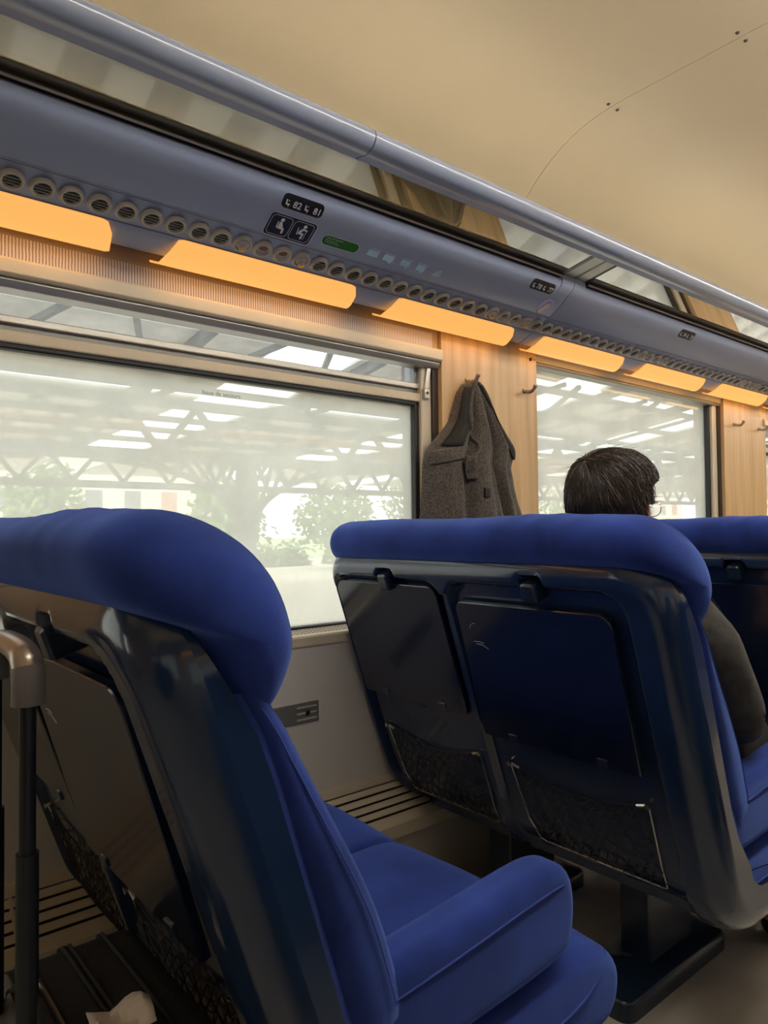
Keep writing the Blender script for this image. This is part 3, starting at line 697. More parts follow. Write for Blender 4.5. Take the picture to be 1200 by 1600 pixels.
def make_shell(root):
    b = MB(); NV = 120; NY = 190
    ed = [.058*(1-cos(pi/2*k/12)) for k in range(12)]
    vs_ = ed+[.058+(VEND-.058)*i/NV for i in range(NV+1)]
    ts = []
    for j in range(NY+1): ts.append(j/NY)
    WD = SYW-SYA; e2 = [q/WD for q in ed]; ts = e2+[t for t in ts if .058/WD <= t <= 1-.058/WD]+[1-q for q in e2[::-1]]
    rows = []; 
    for v in vs_:
        y0, y1 = yspan(v); rows.append([shell_pt(y0+(y1-y0)*t, v, shell_h(y0+(y1-y0)*t, v)) for t in ts])
    b.rings(rows, closed=False)
    # skirts
    loop = [(vs_[i], yspan(vs_[i])[0]) for i in range(len(vs_)-1, 0, -1)]+[(0, yspan(0)[0]+(yspan(0)[1]-yspan(0)[0])*t) for t in ts]+[(vs_[i], yspan(vs_[i])[1]) for i in range(1, len(vs_))]
    rg = []
    for q in range(5):
        r = []
        for v, y in loop:
            h0 = shell_h(y, v)+.0; n1 = min(h0-.01, front_n(v)); f = q/4
            ins = .0
            if y < 1.0 and v > .0: ins = .002*f
            n_ = h0+(n1-h0)*f
            if v == 0: n_ = h0+(-.05-h0)*f; 
            r.append(shell_pt(y+(ins if y < 1.2 else -ins), v, n_))
        rg.append(r)
    b.rings(rg[::-1], closed=False)
    # inner lining so that the shell has thickness at its front edge
    o = b.build('seat_shell', M['shell'], root, angle=50)
    return o
def pillow(prof, y0, y1, r0, r1, lvl=8, crown=None):
    """closed profile (x,z) swept along y with rounded ends"""
    prof = ccw(prof); rg = []
    ys = [(y0+r0*(1-cos(pi/2*k/lvl)), r0*(1-sin(pi/2*k/lvl))) for k in range(lvl)]
    m = 14; ys += [(y0+r0+(y1-r1-y0-r0)*k/m, 0) for k in range(m+1)]
    ys += [(y1-r1*(1-cos(pi/2*k/lvl)), r1*(1-sin(pi/2*k/lvl))) for k in range(lvl-1, -1, -1)]
    for y, ins in ys:
        p = inset(prof, ins) if ins > 1e-6 else prof
        rg.append([(x, y, z+(crown(x, y, z) if crown else 0)) for x, z in p])
    b = MB(); b.rings(rg); return b
def make_seat():
    root = empty('double_seat', .75, 1.24, -1.17)
    make_shell(root)
    # headrest roll
    hp = catmull([(.325, -.115), (.262, -.078), (.238, -.052), (.234, -.018), (.252, .010), (.292, .026), (.345, .020), (.398, -.006), (.435, -.046), (.456, -.098), (.459, -.145), (.444, -.190), (.415, -.222), (.375, -.215), (.35, -.17)], 4, closed=True)
    hp = ccw(hp); cx, cz = .352, -.10
    rg = []; L0, L1 = .671, 1.793; RE0, RE1 = .115, .10
    ys = [L0+RE0*(1-cos(pi/2*k/14)) for k in range(14)]+[L0+RE0+(L1-RE1-L0-RE0)*k/30 for k in range(31)]+[L1-RE1*(1-cos(pi/2*k/12)) for k in range(11, -1, -1)]
    for y in ys:
        f = 1.0; 
        if y < L0+RE0: q = (L0+RE0-y)/RE0; f = (1-q**2.3)**(1/2.3) if q < 1 else 0
        if y > L1-RE1: q = (y-L1+RE1)/RE1; f = min(f, (1-q**2.3)**(1/2.3) if q < 1 else 0)
        f = max(f, .04)
        # at the ends the roll sinks mainly from the top and back; the front bottom lip stays
        ax_, az_ = .395, -.12
        ring = []
        for x, z in hp:
            cr_ = .006*exp(-((y-1.0)/.17)**2)+.005*exp(-((y-1.50)/.17)**2)
            px = ax_+(x-ax_)*f; pz = az_+(z-az_)*f
            w = .0012*noise.noise(Vector((x*14, y*22, z*14)))
            if x < .31 and z > -.09: w += .0018*sin(y*70+x*60)*exp(-((y-.95)/.12)**2)
            ring.append((px-w, y, pz+cr_*max(0, (z+.08)/.1)+w))
        rg.append(ring)
    b = MB(); b.rings(rg); hr = b.build('headrest', M['velvet'], root, angle=80)
    # piping seam under the headrest edge, on the back
    b = MB(); pts = []
    for k in range(40):
        y = .84+(1.74-.84)*k/39; pts.append((.2625, y, -.0715))
    b.tube(pts, .0016, 6); b.build('piping', M['piping'], hr)
    # backrest cushions with side bolsters
    for (ya, yb, lab) in ((.690, 1.243, 0), (1.247, 1.788, 1)):
        rg = []; N = 26
        for i in range(N+1):
            t = i/N; z = -.175-.45*t
            xb = None
            # shell front edge x at this z
            for (p, q) in zip(FB, FB[1:]):
                if p[1] >= z >= q[1]: xb = p[0]+(q[0]-p[0])*(z-p[1])/(q[1]-p[1]+1e-9)
            if xb is None: xb = .534
            th = .043+.055*smoothstep(0, .75, t); rb = 0
            if t > .88: rb = .045*(1-sqrt(max(0, 1-((t-.88)/.12)**2)))
            xf = xb+th-rb; xm = xf-.045
            w = yb-ya
            sec = [(xb-.02, 0), (xb+.004, -.001), (xb+.010, .003), (xb+.016, -.003), (xb+.5*(xf-xb), -.004), (xf-.014, 0), (xf-.004, .010), (xf, .026), (xf-.004, .050), (xf-.018, .078), (xm, .115), (xm+.006, .2), (xm+.008, w/2), (xm+.006, w-.2), (xm, w-.115), (xf-.018, w-.078), (xf-.004, w-.050), (xf, w-.026), (xf-.004, w-.010), (xf-.014, w), (xb+.01, w), (xb-.02, w)]
            rg.append([(x, ya+q, z) for x, q in sec])
        b = MB(); b.rings(rg); bc = b.build('backrest_cushion', M['velvet'], root, angle=75)
        if lab == 0:
            b = MB(); b.tube([(r[6][0]-.018, r[6][1]-.0135, r[6][2]) for r in rg[1:-2]], .0012, 5); b.build('seam', M['piping'], bc)
    # seat cushions
    cp = catmull([(.52, -.705), (.62, -.703), (.80, -.697), (.97, -.690), (1.045, -.700), (1.090, -.735), (1.098, -.775), (1.080, -.815), (1.03, -.835), (.85, -.835), (.60, -.83), (.53, -.80), (.51, -.75)], 4, closed=True)
    for i, (ya, yb) in enumerate(((.694, 1.247), (1.249, 1.765))):
        cr_ = lambda x, y, z, c=(ya+yb)/2: (.012*(1-((y-c)/.27)**2) if z > -.76 else 0)+.002*noise.noise(Vector((x*8, y*8, 0)))
        sc = pillow(cp, ya, yb, .028, .02, crown=cr_).build('seat_cushion', M['velvet'], root, angle=80)
        if i == 0:
            b = MB(); pts = catmull([(.62, .6925, -.775), (.85, .6922, -.772), (.98, .6922, -.757), (1.045, .697, -.728), (1.062, .707, -.713)], 5); b.tube(pts, .0017, 6); b.build('seam', M['piping'], sc)
    # armrest on the aisle side
    ap = catmull([(.50, -.62), (.515, -.575), (.58, -.553), (.72, -.540), (.86, -.527), (.925, -.528), (.957, -.545), (.970, -.585), (.966, -.635), (.945, -.668), (.88, -.682), (.72, -.690), (.56, -.695), (.51, -.68)], 4, closed=True)
    arm = pillow(ap, .690, .772, .026, .03).build('armrest', M['velvet'], root, angle=80)
    b = MB(); b.tube(catmull([(.56, .6905, -.590), (.70, .6895, -.577), (.84, .6895, -.562), (.92, .690, -.556), (.95, .694, -.561)], 5), .0016, 6); b.build('seam', M['piping'], arm)
    # trays
    for i, (ya, yb, va, vb, yc) in enumerate(((.820, 1.262, .118, .482, 1.005), (1.322, 1.752, .084, .450, 1.505))):
        op = (0.012 if i == 0 else .004)
        out = rrect(ya, yb, va, vb, (.030, .035, .008, .008) if i else (.034, .022, .008, .008))
        def tp(y, v, n): 
            x, z, nn = base_curve(v); nn_ = n+op*(1-(v-va)/(vb-va))*0+ (op*(v-va)/(vb-va) if i == 0 else 0); return (x+nn[0]*nn_, y, z+nn[1]*nn_)
        b = MB(); n0, n1 = .010, .023; k = len(out)
        rg = [[tp(y, v, n0) for y, v in out], [tp(y, v, n1-.002) for y, v in out], [tp(y, v, n1) for y, v in inset(ccw(out), .002)]]
        b.rings(rg); tr = b.build('tray_table', M['shell_dark'], root, angle=25)
        tag(tr, 'folded navy tray table, '+('aisle seat' if i == 0 else 'window seat'))
        for yt in (ya+.09, yb-.10):
            b = MB(); o2 = rrect(yt-.014, yt+.014, vb-.022, vb-.003, (.004,)*4, 3)
            b.rings([[tp(y, v, n1-.001) for y, v in o2], [tp(y, v, n1+.003) for y, v in inset(ccw(o2), .001)]]); b.build('hinge_tab', M['steel_navy'], tr)
        if i == 0:
            b = MB()
            for P in ([(1.225, .185), (1.222, .177), (1.214, .172), (1.206, .171)], [(1.215, .225), (1.195, .227), (1.178, .236)], [(1.222, .220), (1.205, .219), (1.19, .222)]):
                b.tube([tp(y, v, n1+.0002) for y, v in P], .0005, 4)
            b.build('scratch', M['cream'], tr)
        # latch
        b = MB(); o2 = rrect(yc-.020, yc+.020, .052, .098, (.010, .010, .003, .003), 4)
        b.rings([[shell_pt(y, v, .0) for y, v in o2], [shell_pt(y, v, .036) for y, v in o2], [shell_pt(y, v, .041) for y, v in inset(ccw(o2), .005)]]); b.build('tray_latch', M['steel_navy'], root, angle=40)
    # nets
    for ya, yb in ((.838, 1.225), (1.330, 1.716)):
        pk = empty('net_pocket', 0, 0, 0); pk.location = (0, 0, 0); pk.parent = root
        va, vb = .572, .800
        def npnt(s, t, bulge=.012):    # s across 0..1 (window to aisle), t down 0..1
            y = yb+(ya-yb)*s; v = va+(vb-va)*t
            if t < .3: v += .035*sin(pi*s)*(1-t/.3)
            y += (.5-s)*-.0*t
            ins = .03*t
            y = yb-ins*.9+(ya-yb+ins*.9+.0)*s
            x, z, nn = base_curve(v); n = .006+bulge*sin(pi*min(1, t+.05))*sin(pi*s)**.5 if 0 < s < 1 else .006
            return (x+nn[0]*n, y, z+nn[1]*n)
        b = MB(); b.tube([npnt(0, 0), npnt(0, .35), npnt(0, .7), npnt(.015, .97), npnt(.05, 1), npnt(.5, 1), npnt(.95, 1), npnt(.985, .97), npnt(1, .7), npnt(1, .35), npnt(1, 0)], .0018, 6); 
        b.build('wire_frame', M['wire'], pk)
        b = MB()
        for s0 in (0, 1):
            p = Vector(npnt(s0, 0)); q = Vector(npnt(.075 if s0 == 0 else .925, 0.0))
            b.tube([p, q], .0042, 8); b.tube([p+Vector((.004, 0, 0)), p+Vector((-.008, 0, -.002))], .0065, 10)
        b.build('net_clip', M['chrome'], pk)
        b = MB(); b.tube([npnt(.02+.96*k/16, 0) for k in range(17)], .0016, 5)
        NS = 15; NT = 7; rd = random.Random(3)
        def jit(i, j): 
            s = min(1, max(0, i/NS)); t = min(1, max(0, j/NT)); t = min(1, t+.04*sin(i*1.3+j)*(.3 if j in (0, NT) else 1)); return npnt(s, max(0, t), .016)
        for j in range(1, NT):
            b.tube([jit(i+(.5 if j % 2 else 0), j+(.18 if i % 2 else -.18)) for i in range(NS+1)], .0014, 4)
        for i in range(NS+6):
            pts = [jit(i-5*j/NT+ (0), j) for j in range(NT+1) if 0 <= i-5*j/NT <= NS]
            if len(pts) > 1: b.tube(pts, .0014, 4)
            pts = [jit(i-6+4*j/NT, j) for j in range(NT+1) if 0 <= i-6+4*j/NT <= NS]
            if len(pts) > 1 and i % 2: b.tube(pts, .0012, 4)
        b.build('net', M['net'], pk)
    # pedestals
    for ya, yb, nm in ((1.0, 1.085, 0), (1.46, 1.545, 1)):
        pd = MB(); pd.box(.715, .935, ya, yb, -1.125, -.865); p = pd.build('pedestal', M['steel_navy'], root, bevel=.006)
        y0_, y1_ = ya-.055, yb+.055
        pl = MB(); out = rrect(.525, 1.035, y0_, y1_, (.035,)*4)
        rg = [[(x, y, -1.17) for x, y in out], [(x, y, -1.130) for x, y in out], [(x, y, -1.122) for x, y in inset(ccw(out), .008)]]
        pl.rings(rg); bp_ = pl.build('floor_plate', M['steel_navy'], root, angle=50)
        for xb_ in (.585, .975):
            q = MB(); q.lathe([(.014, -1.124), (.014, -1.119), (.009, -1.118), (.009, -1.110), (0, -1.109)], 6, Matrix.Translation((xb_, (ya+yb)/2, 0))); q.build('bolt', M['wire'], bp_)
    # underside frame beam across
    ub = MB(); ub.box(.70, .95, .74, 1.75, -.875, -.835); ub.build('seat_frame', M['steel_navy'], root, smooth=False)
    return root
seat = make_seat()
def relabel_seat(o, label):
    tag(o, label, 'train seat', 'blue velvet double seats along the window wall')
seats = [seat]
relabel_seat(seat, 'nearest blue velvet double seat, at the lower left, its cushion and aisle armrest in view')
for k, lb in ((1, 'middle blue velvet double seat holding the seated man, its trays and nets in view'), (2, 'blue velvet double seat in front of the seated man, at the right edge'), (3, 'farthest blue velvet double seat')):
    c = copy_tree(seat); c.location.x += .99*k; relabel_seat(c, lb); seats.append(c)

# ------------------------------------------------------------------ ceiling lamps over the aisle (to the right of the picture)
M['tube'] = mat('white_diffuser', (.9, .88, .8), .4, emit=(1, .96, .88), es=5.0*CEIL)
M['uplight_tube'] = mat('warm_uplight_glow', (.9, .88, .8), .4, emit=(1, .88, .7), es=1.0)  # glow of the added uplights over the rack, unseen
for i in range(5):
    x = .3+2.35*i
    if i > 3: continue
    root = empty('ceiling_lamp', x+1.1, .42, 1.28, 'long white ceiling lamp over the aisle, %s from the rear' % ('first', 'second', 'third', 'fourth', 'fifth')[i], 'lamp', 'ceiling lamps over the aisle')
    b = MB(); b.box(x, x+2.2, .35, .49, 1.268, 1.284); b.build('housing', M['vent'], root, bevel=.004)
    b = MB(); b.box(x+.03, x+2.17, .365, .475, 1.228, 1.2675); b.build('diffuser', M['tube'], root, bevel=.004)

# ------------------------------------------------------------------ coat on the hook
def px_ray(x, y): return _d+_r*((x-600)/F_PX)-_u*((y-800)/F_PX)
CAMROOT = 0
coat_o = empty('coat', 1.93, 1.78, .54, 'dark herringbone wool coat hanging by its collar from a hook on the wood pillar', 'coat')
CL = [(.548, 1.925), (.535, 1.895), (.50, 1.868), (.44, 1.845), (.39, 1.825), (.345, 1.780), (.305, 1.735), (.27, 1.705), (.235, 1.695), (.15, 1.690), (.05, 1.680), (-.10, 1.670), (-.45, 1.660)]
CR = [(.548, 1.955), (.535, 1.985), (.50, 2.02), (.44, 2.055), (.39, 2.085), (.345, 2.125), (.305, 2.165), (.27, 2.165), (.235, 2.150), (.15, 2.165), (.05, 2.205), (-.10, 2.23), (-.45, 2.26)]
def lerp(tab, z):
    for (a, va), (b, vb) in zip(tab, tab[1:]):
        if a >= z >= b: return va+(vb-va)*(a-z)/(a-b)
    return tab[-1][1] if z < tab[-1][0] else tab[0][1]
def coat_front(s, z):
    t = (.548-z)/.5
    d = .030+.085*min(1, t)**.7
    y = 1.822-d*max(0, sin(pi*min(1, max(0, s))))**.55
    for c, w, a in ((.30, .035, -.030), (.62, .030, -.034), (.70, .05, .018), (.45, .10, .012), (.12, .05, .010), (.86, .05, -.014), (.52, .02, -.010)):
        cc = c+.05*noise.noise(Vector((c*9, z*3, 2)))
        y -= a*exp(-((s-cc)/w)**2)*min(1, t*2.5)
    y -= .004*noise.noise(Vector((s*9, z*22, 0)))*min(1, t*3)
    return min(y, 1.824)
rows = []; NZ, NS = 90, 80
for i in range(NZ+1):
    z = .548-(.548+.45)*(i/NZ)**1.15
    a, c = lerp(CL, z), lerp(CR, z)
    rows.append([(a+(c-a)*k/NS, coat_front(k/NS, z), z) for k in range(NS+1)]+[(c-(c-a)*k/8, 1.8265, z) for k in range(9)])
b = MB(); b.rings(rows); b.build('coat_body', M['coat'], coat_o, angle=85)
def cs(s, z, off=.0): 
    a, c = lerp(CL, z), lerp(CR, z); return (a+(c-a)*s, coat_front(s, z)-off, z)
# thick collar edges running down from the hook
b = MB(); p1 = [cs(.55, .546, .0), cs(.34, .53, .004), cs(.24, .49, .004), cs(.20, .43, .006), cs(.22, .38, .008), cs(.31, .34, .008), cs(.37, .30, .008), cs(.35, .26, .008), cs(.29, .235, .006)]
b.tube(catmull(p1, 5), [.007]*41, 8); b.build('collar_edge', M['coat'], coat_o)
b = MB(); p2 = [cs(.45, .546, 0), cs(.70, .53, .004), cs(.82, .49, .004), cs(.88, .43, .004), cs(.93, .36, .004), cs(.97, .31, .004), cs(.985, .27, .004)]
b.tube(catmull(p2, 5), [.0065]*31, 8); b.build('collar_edge', M['coat'], coat_o)
# dark lining of the hood opening, left flap and right fold
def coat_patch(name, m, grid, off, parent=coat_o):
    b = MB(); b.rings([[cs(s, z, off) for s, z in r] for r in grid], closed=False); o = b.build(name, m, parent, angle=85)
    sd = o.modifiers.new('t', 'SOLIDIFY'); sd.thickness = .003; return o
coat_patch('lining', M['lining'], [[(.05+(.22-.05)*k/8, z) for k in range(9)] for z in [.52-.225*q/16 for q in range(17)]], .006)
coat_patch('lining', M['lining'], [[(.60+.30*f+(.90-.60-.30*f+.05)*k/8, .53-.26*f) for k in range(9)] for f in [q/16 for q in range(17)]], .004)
coat_patch('lapel', M['coat'], [[(.02+(.30-.02)*k/8, z-.10*(1-k/8)*.3) for k in range(9)] for z in [.305-.05*q/6 for q in range(7)]], .004)
tb = coat_patch('strap_tab', M['coat'], [[(.265+(.36-.265)*k/6, z) for k in range(7)] for z in [.262-.085*q/10 for q in range(11)]], .016)
b = MB(); q_ = cs(.31, .205, .024); b.lathe([(0, 0), (.0065, 0), (.0065, .003), (.004, .004), (0, .003)], 14, Matrix.Translation(q_) @ Matrix.Rotation(radians(90), 4, 'X')); b.build('button', M['black'], tb)
b = MB(); q_ = cs(.43, .135, .004); b.box(q_[0]-.014, q_[0]+.014, q_[1]-.003, q_[1]+.006, q_[2]-.022, q_[2]+.014); b.build('patch', M['black'], coat_o, bevel=.003)
b = MB(); b.tube(catmull([(1.935, 1.80, .545), (1.932, 1.783, .562), (1.938, 1.779, .566), (1.943, 1.79, .548)], 5), .003, 6); b.build('hanger_loop', M['lining'], coat_o)

# ------------------------------------------------------------------ suitcase beside the nearest seat
case = empty('suitcase', .30, .905, -1.17, 'black trolley suitcase standing behind the nearest seat, its pull handle raised', 'suitcase')
SX0, SX1, SY0, SY1, SZ = .165, .405, .715, 1.095, -.585
def rb(name, m, x0, x1, y0, y1, z0, z1, r, parent, seg=4):
    b = MB(); b.box(x0, x1, y0, y1, z0, z1); return b.build(name, m, parent, bevel=r, seg=seg, angle=60)
cb = rb('case_body', M['case'], SX0, SX1, SY0, SY1, -1.13, SZ, .03, case)
rb('back_plate', M['case_grey'], SX0-.002, SX0+.062, SY0+.03, SY1-.03, SZ-.02, SZ+.004, .006, case)
for xx in (.243, .2535, .298, .307, .352):
    b = MB(); b.tube(catmull([(xx, SY0-.003, -1.0), (xx, SY0-.004, SZ-.05), (xx, SY0+.012, SZ-.008), (xx, SY0+.05, SZ+.003), (xx, SY1-.05, SZ+.003), (xx, SY1-.012, SZ-.008), (xx, SY1+.004, SZ-.05), (xx, SY1+.003, -1.0)], 5), .0028, 8); b.build('zip_line', M['pole'] if xx == .245 else M['case'], cb)
# carry handle with a metal surround
b = MB(); b.tube(catmull([(.205, .83, SZ+.006), (.205, .80, SZ+.010), (.212, .79, SZ+.012), (.238, .79, SZ+.012), (.245, .80, SZ+.012), (.247, .86, SZ+.012), (.247, .99, SZ+.012), (.240, 1.005, SZ+.012), (.212, 1.005, SZ+.012), (.205, .99, SZ+.010)], 4), .0035, 8); b.build('handle_surround', M['wire'], case)
rb('carry_handle', M['case'], .212, .240, .80, .995, SZ+.012, SZ+.026, .006, case)
PXX = .193
def pole_set():
    for y in (.825, .985):
        b = MB(); b.tube([(PXX, y, SZ-.02), (PXX, y, -.165)], .0085, 12); p = b.build('pull_pole', M['pole'], case)
        b = MB(); b.tube([(PXX, y, SZ+.0), (PXX, y, -.335)], .0115, 12); b.build('pole_sleeve', M['pole'], p)
    g = MB(); path = catmull([(PXX, .822, -.178), (PXX, .822, -.150), (PXX, .832, -.133), (PXX, .86, -.126), (PXX, .905, -.124), (PXX, .95, -.126), (PXX, .978, -.133), (PXX, .988, -.150), (PXX, .988, -.178)], 5)
    rg = []
    for i, p in enumerate(path):
        a = Vector(path[max(0, i-1)]); c = Vector(path[min(len(path)-1, i+1)]); d = (c-a).normalized(); sd = Vector((1, 0, 0)); up = sd.cross(d)
        rg.append([Vector(p)+sd*(.0165*cos(2*pi*k/16))+up*(.0125*sin(2*pi*k/16)) for k in range(16)])
    g.rings(rg[6:-6]); gr = g.build('pull_grip', M['case_silver'], case)
    g = MB(); g.rings([[Vector((PXX, .8245, -.150))+(q-Vector((PXX, .8245, -.150)))*1.04 for q in r] for r in rg[:8]]); g.build('grip_end', M['case_grey'], case)
    g = MB(); g.rings(rg[-8:]); g.build('grip_end', M['case_grey'], case)
pole_set()
for x in (.20, .37):
    for y in (.75, 1.06):
        b = MB(); b.lathe([(0, -.011), (.019, -.011), (.021, 0), (.019, .011), (0, .011)], 18, Matrix.Translation((x, y, -1.1488)) @ Matrix.Rotation(radians(90), 4, 'X')); b.build('wheel', M['rubber'], case)
# scrap of paper on the case
b = MB(); rows = []
for i in range(9):
    rows.append([(.262+.070*i/8+.010*j/6, .835+.055*j/6-.012*i/8, SZ+.010+.010*sin(i*.8+j*.5)*.6+.006*noise.noise(Vector((i*.5, j*.6, 0)))+.006) for j in range(7)])
b.rings(rows, closed=False); o = b.build('paper_tissue', M['paper'], angle=20); sd = o.modifiers.new('t', 'SOLIDIFY'); sd.thickness = .0012
tag(o, 'crumpled white paper tissue lying on top of the black suitcase', 'tissue')

# ------------------------------------------------------------------ the seated man
man = empty('person', 1.62, 1.0, -1.17, 'man with short dark hair, glasses and charcoal jacket sitting with his back to us', 'person')
def skin_mesh(nodes, edges, sub=2):
    me = bpy.data.meshes.new('sk'); me.from_pydata([n[0] for n in nodes], edges, []); o = bpy.data.objects.new('sk', me); C.objects.link(o)
    sm = o.modifiers.new('skin', 'SKIN'); sm.use_smooth_shade = True
    for i, n in enumerate(nodes):
        r = n[1] if isinstance(n[1], tuple) else (n[1], n[1]); me.skin_vertices[0].data[i].radius = r; me.skin_vertices[0].data[i].use_root = (i == 0)
    ss = o.modifiers.new('sub', 'SUBSURF'); ss.levels = sub; ss.render_levels = sub
    dg = bpy.context.evaluated_depsgraph_get(); ev = o.evaluated_get(dg); m2 = ev.to_mesh()
    vs_ = [tuple(v.co) for v in m2.vertices]; fs = [tuple(p.vertices) for p in m2.polygons]; ev.to_mesh_clear(); bpy.data.objects.remove(o); return vs_, fs
HC = Vector((1.575, 1.0, .058))
def head_point(th, ph):      # th polar from top, ph azimuth, 0 = face (+x)
    x = sin(th)*cos(ph); y = sin(th)*sin(ph); z = cos(th)
    rx = .098 if x > 0 else .097; p = Vector((x*rx, y*.078, z*.120 if z > 0 else z*.118))
    if z < 0:      # jaw narrows, back of skull goes in to the neck
        t = -z; p.y *= 1-.25*t*t; p.x = p.x*(1-.10*t) if x > 0 else p.x*(1-.42*t); p.x += .022*t
    if x > .5:     # face details
        f = (x-.5)/.5
        p.x -= .006*exp(-((z-.12)/.10)**2)*exp(-((abs(y)-.36)/.16)**2)
        p.x += .026*exp(-((z+.16)/.15)**2)*exp(-(y/.14)**2) + .010*exp(-((z-.0)/.16)**2)*exp(-(y/.09)**2)
        p.x += .007*exp(-((z+.50)/.05)**2)*exp(-(y/.25)**2)+.006*exp(-((z+.62)/.05)**2)*exp(-(y/.22)**2)
        p.x += .006*exp(-((z+.86)/.10)**2)*exp(-(y/.3)**2)
    return p
def head_mesh(scale=1.0, n=48, m=36):
    vs_ = []; fs = []
    for i in range(m+1):
        for k in range(n): vs_.append(tuple(HC+head_point(pi*i/m*.998+.001, 2*pi*k/n)*scale))
    for i in range(m):
        for k in range(n): fs.append((i*n+k, (i+1)*n+k, (i+1)*n+(k+1) % n, i*n+(k+1) % n))
    return vs_, fs
sgn = (-1, 1)
nodes = [((1.61, 1.0, -.60), .14), ((1.60, 1.0, -.45), (.13, .11)), ((1.60, 1.0, -.30), (.14, .115)), ((1.59, 1.0, -.19), (.10, .09)), ((1.578, 1.0, -.11), .055), ((1.575, 1.0, -.02), .056)]
edges = [(i, i+1) for i in range(5)]
def limb(nodes, edges, start, pts):
    p = start
    for q in pts: nodes.append(q); edges.append((p, len(nodes)-1)); p = len(nodes)-1
    return p
fing = []
for s in sgn:
    w = limb(nodes, edges, 3, [((1.60, 1+s*.15, -.195), .07), ((1.625, 1+s*.205, -.24), .056), ((1.69, 1+s*.235, -.44), .043), ((1.80, 1+s*.20, -.475), .036), ((1.91, 1+s*.12, -.50), .026), ((1.96, 1+s*.095, -.515), (.034, .018))])
    for q, (dy, L) in enumerate(((-.030, .062), (-.010, .074), (.011, .070), (.030, .056))):
        limb(nodes, edges, w, [((1.985, 1+s*(.095)+dy, -.520), .0095), ((1.985+L*.5, 1+s*.093+dy, -.530), .0085), ((1.985+L*.85, 1+s*.09+dy, -.550), .0075)])
    limb(nodes, edges, w, [((1.955, 1+s*.095-s*.040, -.512), .011), ((1.985, 1+s*.095-s*.058, -.518), .0095), ((2.005, 1+s*.095-s*.060, -.526), .008)])
    k_ = limb(nodes, edges, 0, [((1.70, 1+s*.09, -.615), .085), ((1.90, 1+s*.11, -.60), .072), ((2.10, 1+s*.13, -.60), .058), ((2.12, 1+s*.13, -.80), .052), ((2.10, 1+s*.13, -1.07), .036), ((2.20, 1+s*.135, -1.13), (.036, .024)), ((2.27, 1+s*.14, -1.14), (.036, .02))])
v1, f1 = skin_mesh(nodes, edges); v2, f2 = head_mesh()
b = MB(); b.add(v1, f1); b.add(v2, f2)
# ears
for s in sgn:
    ec = HC+Vector((.012, s*.083, -.026))
    rg = []
    for i, (q, hh) in enumerate(((0, 1.0), (.5, 1.05), (1, .9))):
        rg.append([ec+Vector((.017*hh*cos(a)-.006*q, s*(.001+.014*q)-s*.006, .030*hh*sin(a))) for a in [2*pi*k/14 for k in range(14)]])
    b.rings(rg if s > 0 else rg[::-1])
body_o = b.build('body', M['skin'], man)
rm = body_o.modifiers.new('remesh', 'REMESH'); rm.mode = 'VOXEL'; rm.voxel_size = .0055; rm.use_smooth_shade = True
sm_ = body_o.modifiers.new('smooth', 'SMOOTH'); sm_.factor = .4; sm_.iterations = 3
def cloth(name, m, nodes, edges, amp, seed, parent=man):
    v, f = skin_mesh(nodes, edges)
    v = [tuple(Vector(p)*1+Vector((noise.noise(Vector(p)*11+Vector((seed, 0, 0))), noise.noise(Vector(p)*11+Vector((0, seed, 5))), noise.noise(Vector(p)*9+Vector((seed, 3, 0)))))*amp) for p in v]
    b = MB(); b.add(v, f); return b.build(name, m, parent, angle=80)
jn = [((1.61, 1.0, -.60), .165), ((1.60, 1.0, -.45), (.155, .14)), ((1.60, 1.0, -.30), (.165, .14)), ((1.59, 1.0, -.185), (.125, .11)), ((1.582, 1.0, -.125), (.078, .072))]
je = [(i, i+1) for i in range(4)]
for s in sgn: limb(jn, je, 3, [((1.60, 1+s*.155, -.20), .085), ((1.625, 1+s*.215, -.255), .074), ((1.66, 1+s*.238, -.35), .064), ((1.69, 1+s*.245, -.45), .062), ((1.80, 1+s*.205, -.485), .050), ((1.895, 1+s*.13, -.508), .042)])
jk = cloth('jacket', M['suit'], jn, je, .009, 1)
# sleeve and shoulder seams of the jacket
b = MB(); b.tube(catmull([(1.60, .862, -.118), (1.64, .800, -.155), (1.66, .745, -.25), (1.675, .712, -.36), (1.70, .695, -.45)], 5), .0014, 5); b.build('seam', M['lining'], jk)
tn = [((1.62, 1.0, -.60), .155)]; te = []
for s in sgn: limb(tn, te, 0, [((1.71, 1+s*.095, -.615), .098), ((1.90, 1+s*.115, -.60), .086), ((2.105, 1+s*.135, -.60), .074), ((2.125, 1+s*.135, -.80), .068), ((2.105, 1+s*.135, -1.06), .056)])
cloth('trousers', M['trousers'], tn, te, .006, 4)
for s in sgn:
    b = MB(); v, f = skin_mesh([((2.09, 1+s*.135, -1.10), .045), ((2.17, 1+s*.137, -1.128), (.044, .036)), ((2.28, 1+s*.142, -1.138), (.044, .028))], [(0, 1), (1, 2)]); b.add([(p[0], p[1], max(p[2], -1.169)) for p in v], f); b.build('shoe', M['shoe'], man)
# shirt collar
b = MB(); b.rings([[Vector((1.58+.064*cos(a), 1+.064*sin(a), z)) for a in [2*pi*k/24 for k in range(24)]] for z in (-.115, -.078)], cap=False); o = b.build('shirt_collar', M['white'], man); sd = o.modifiers.new('t', 'SOLIDIFY'); sd.thickness = .003
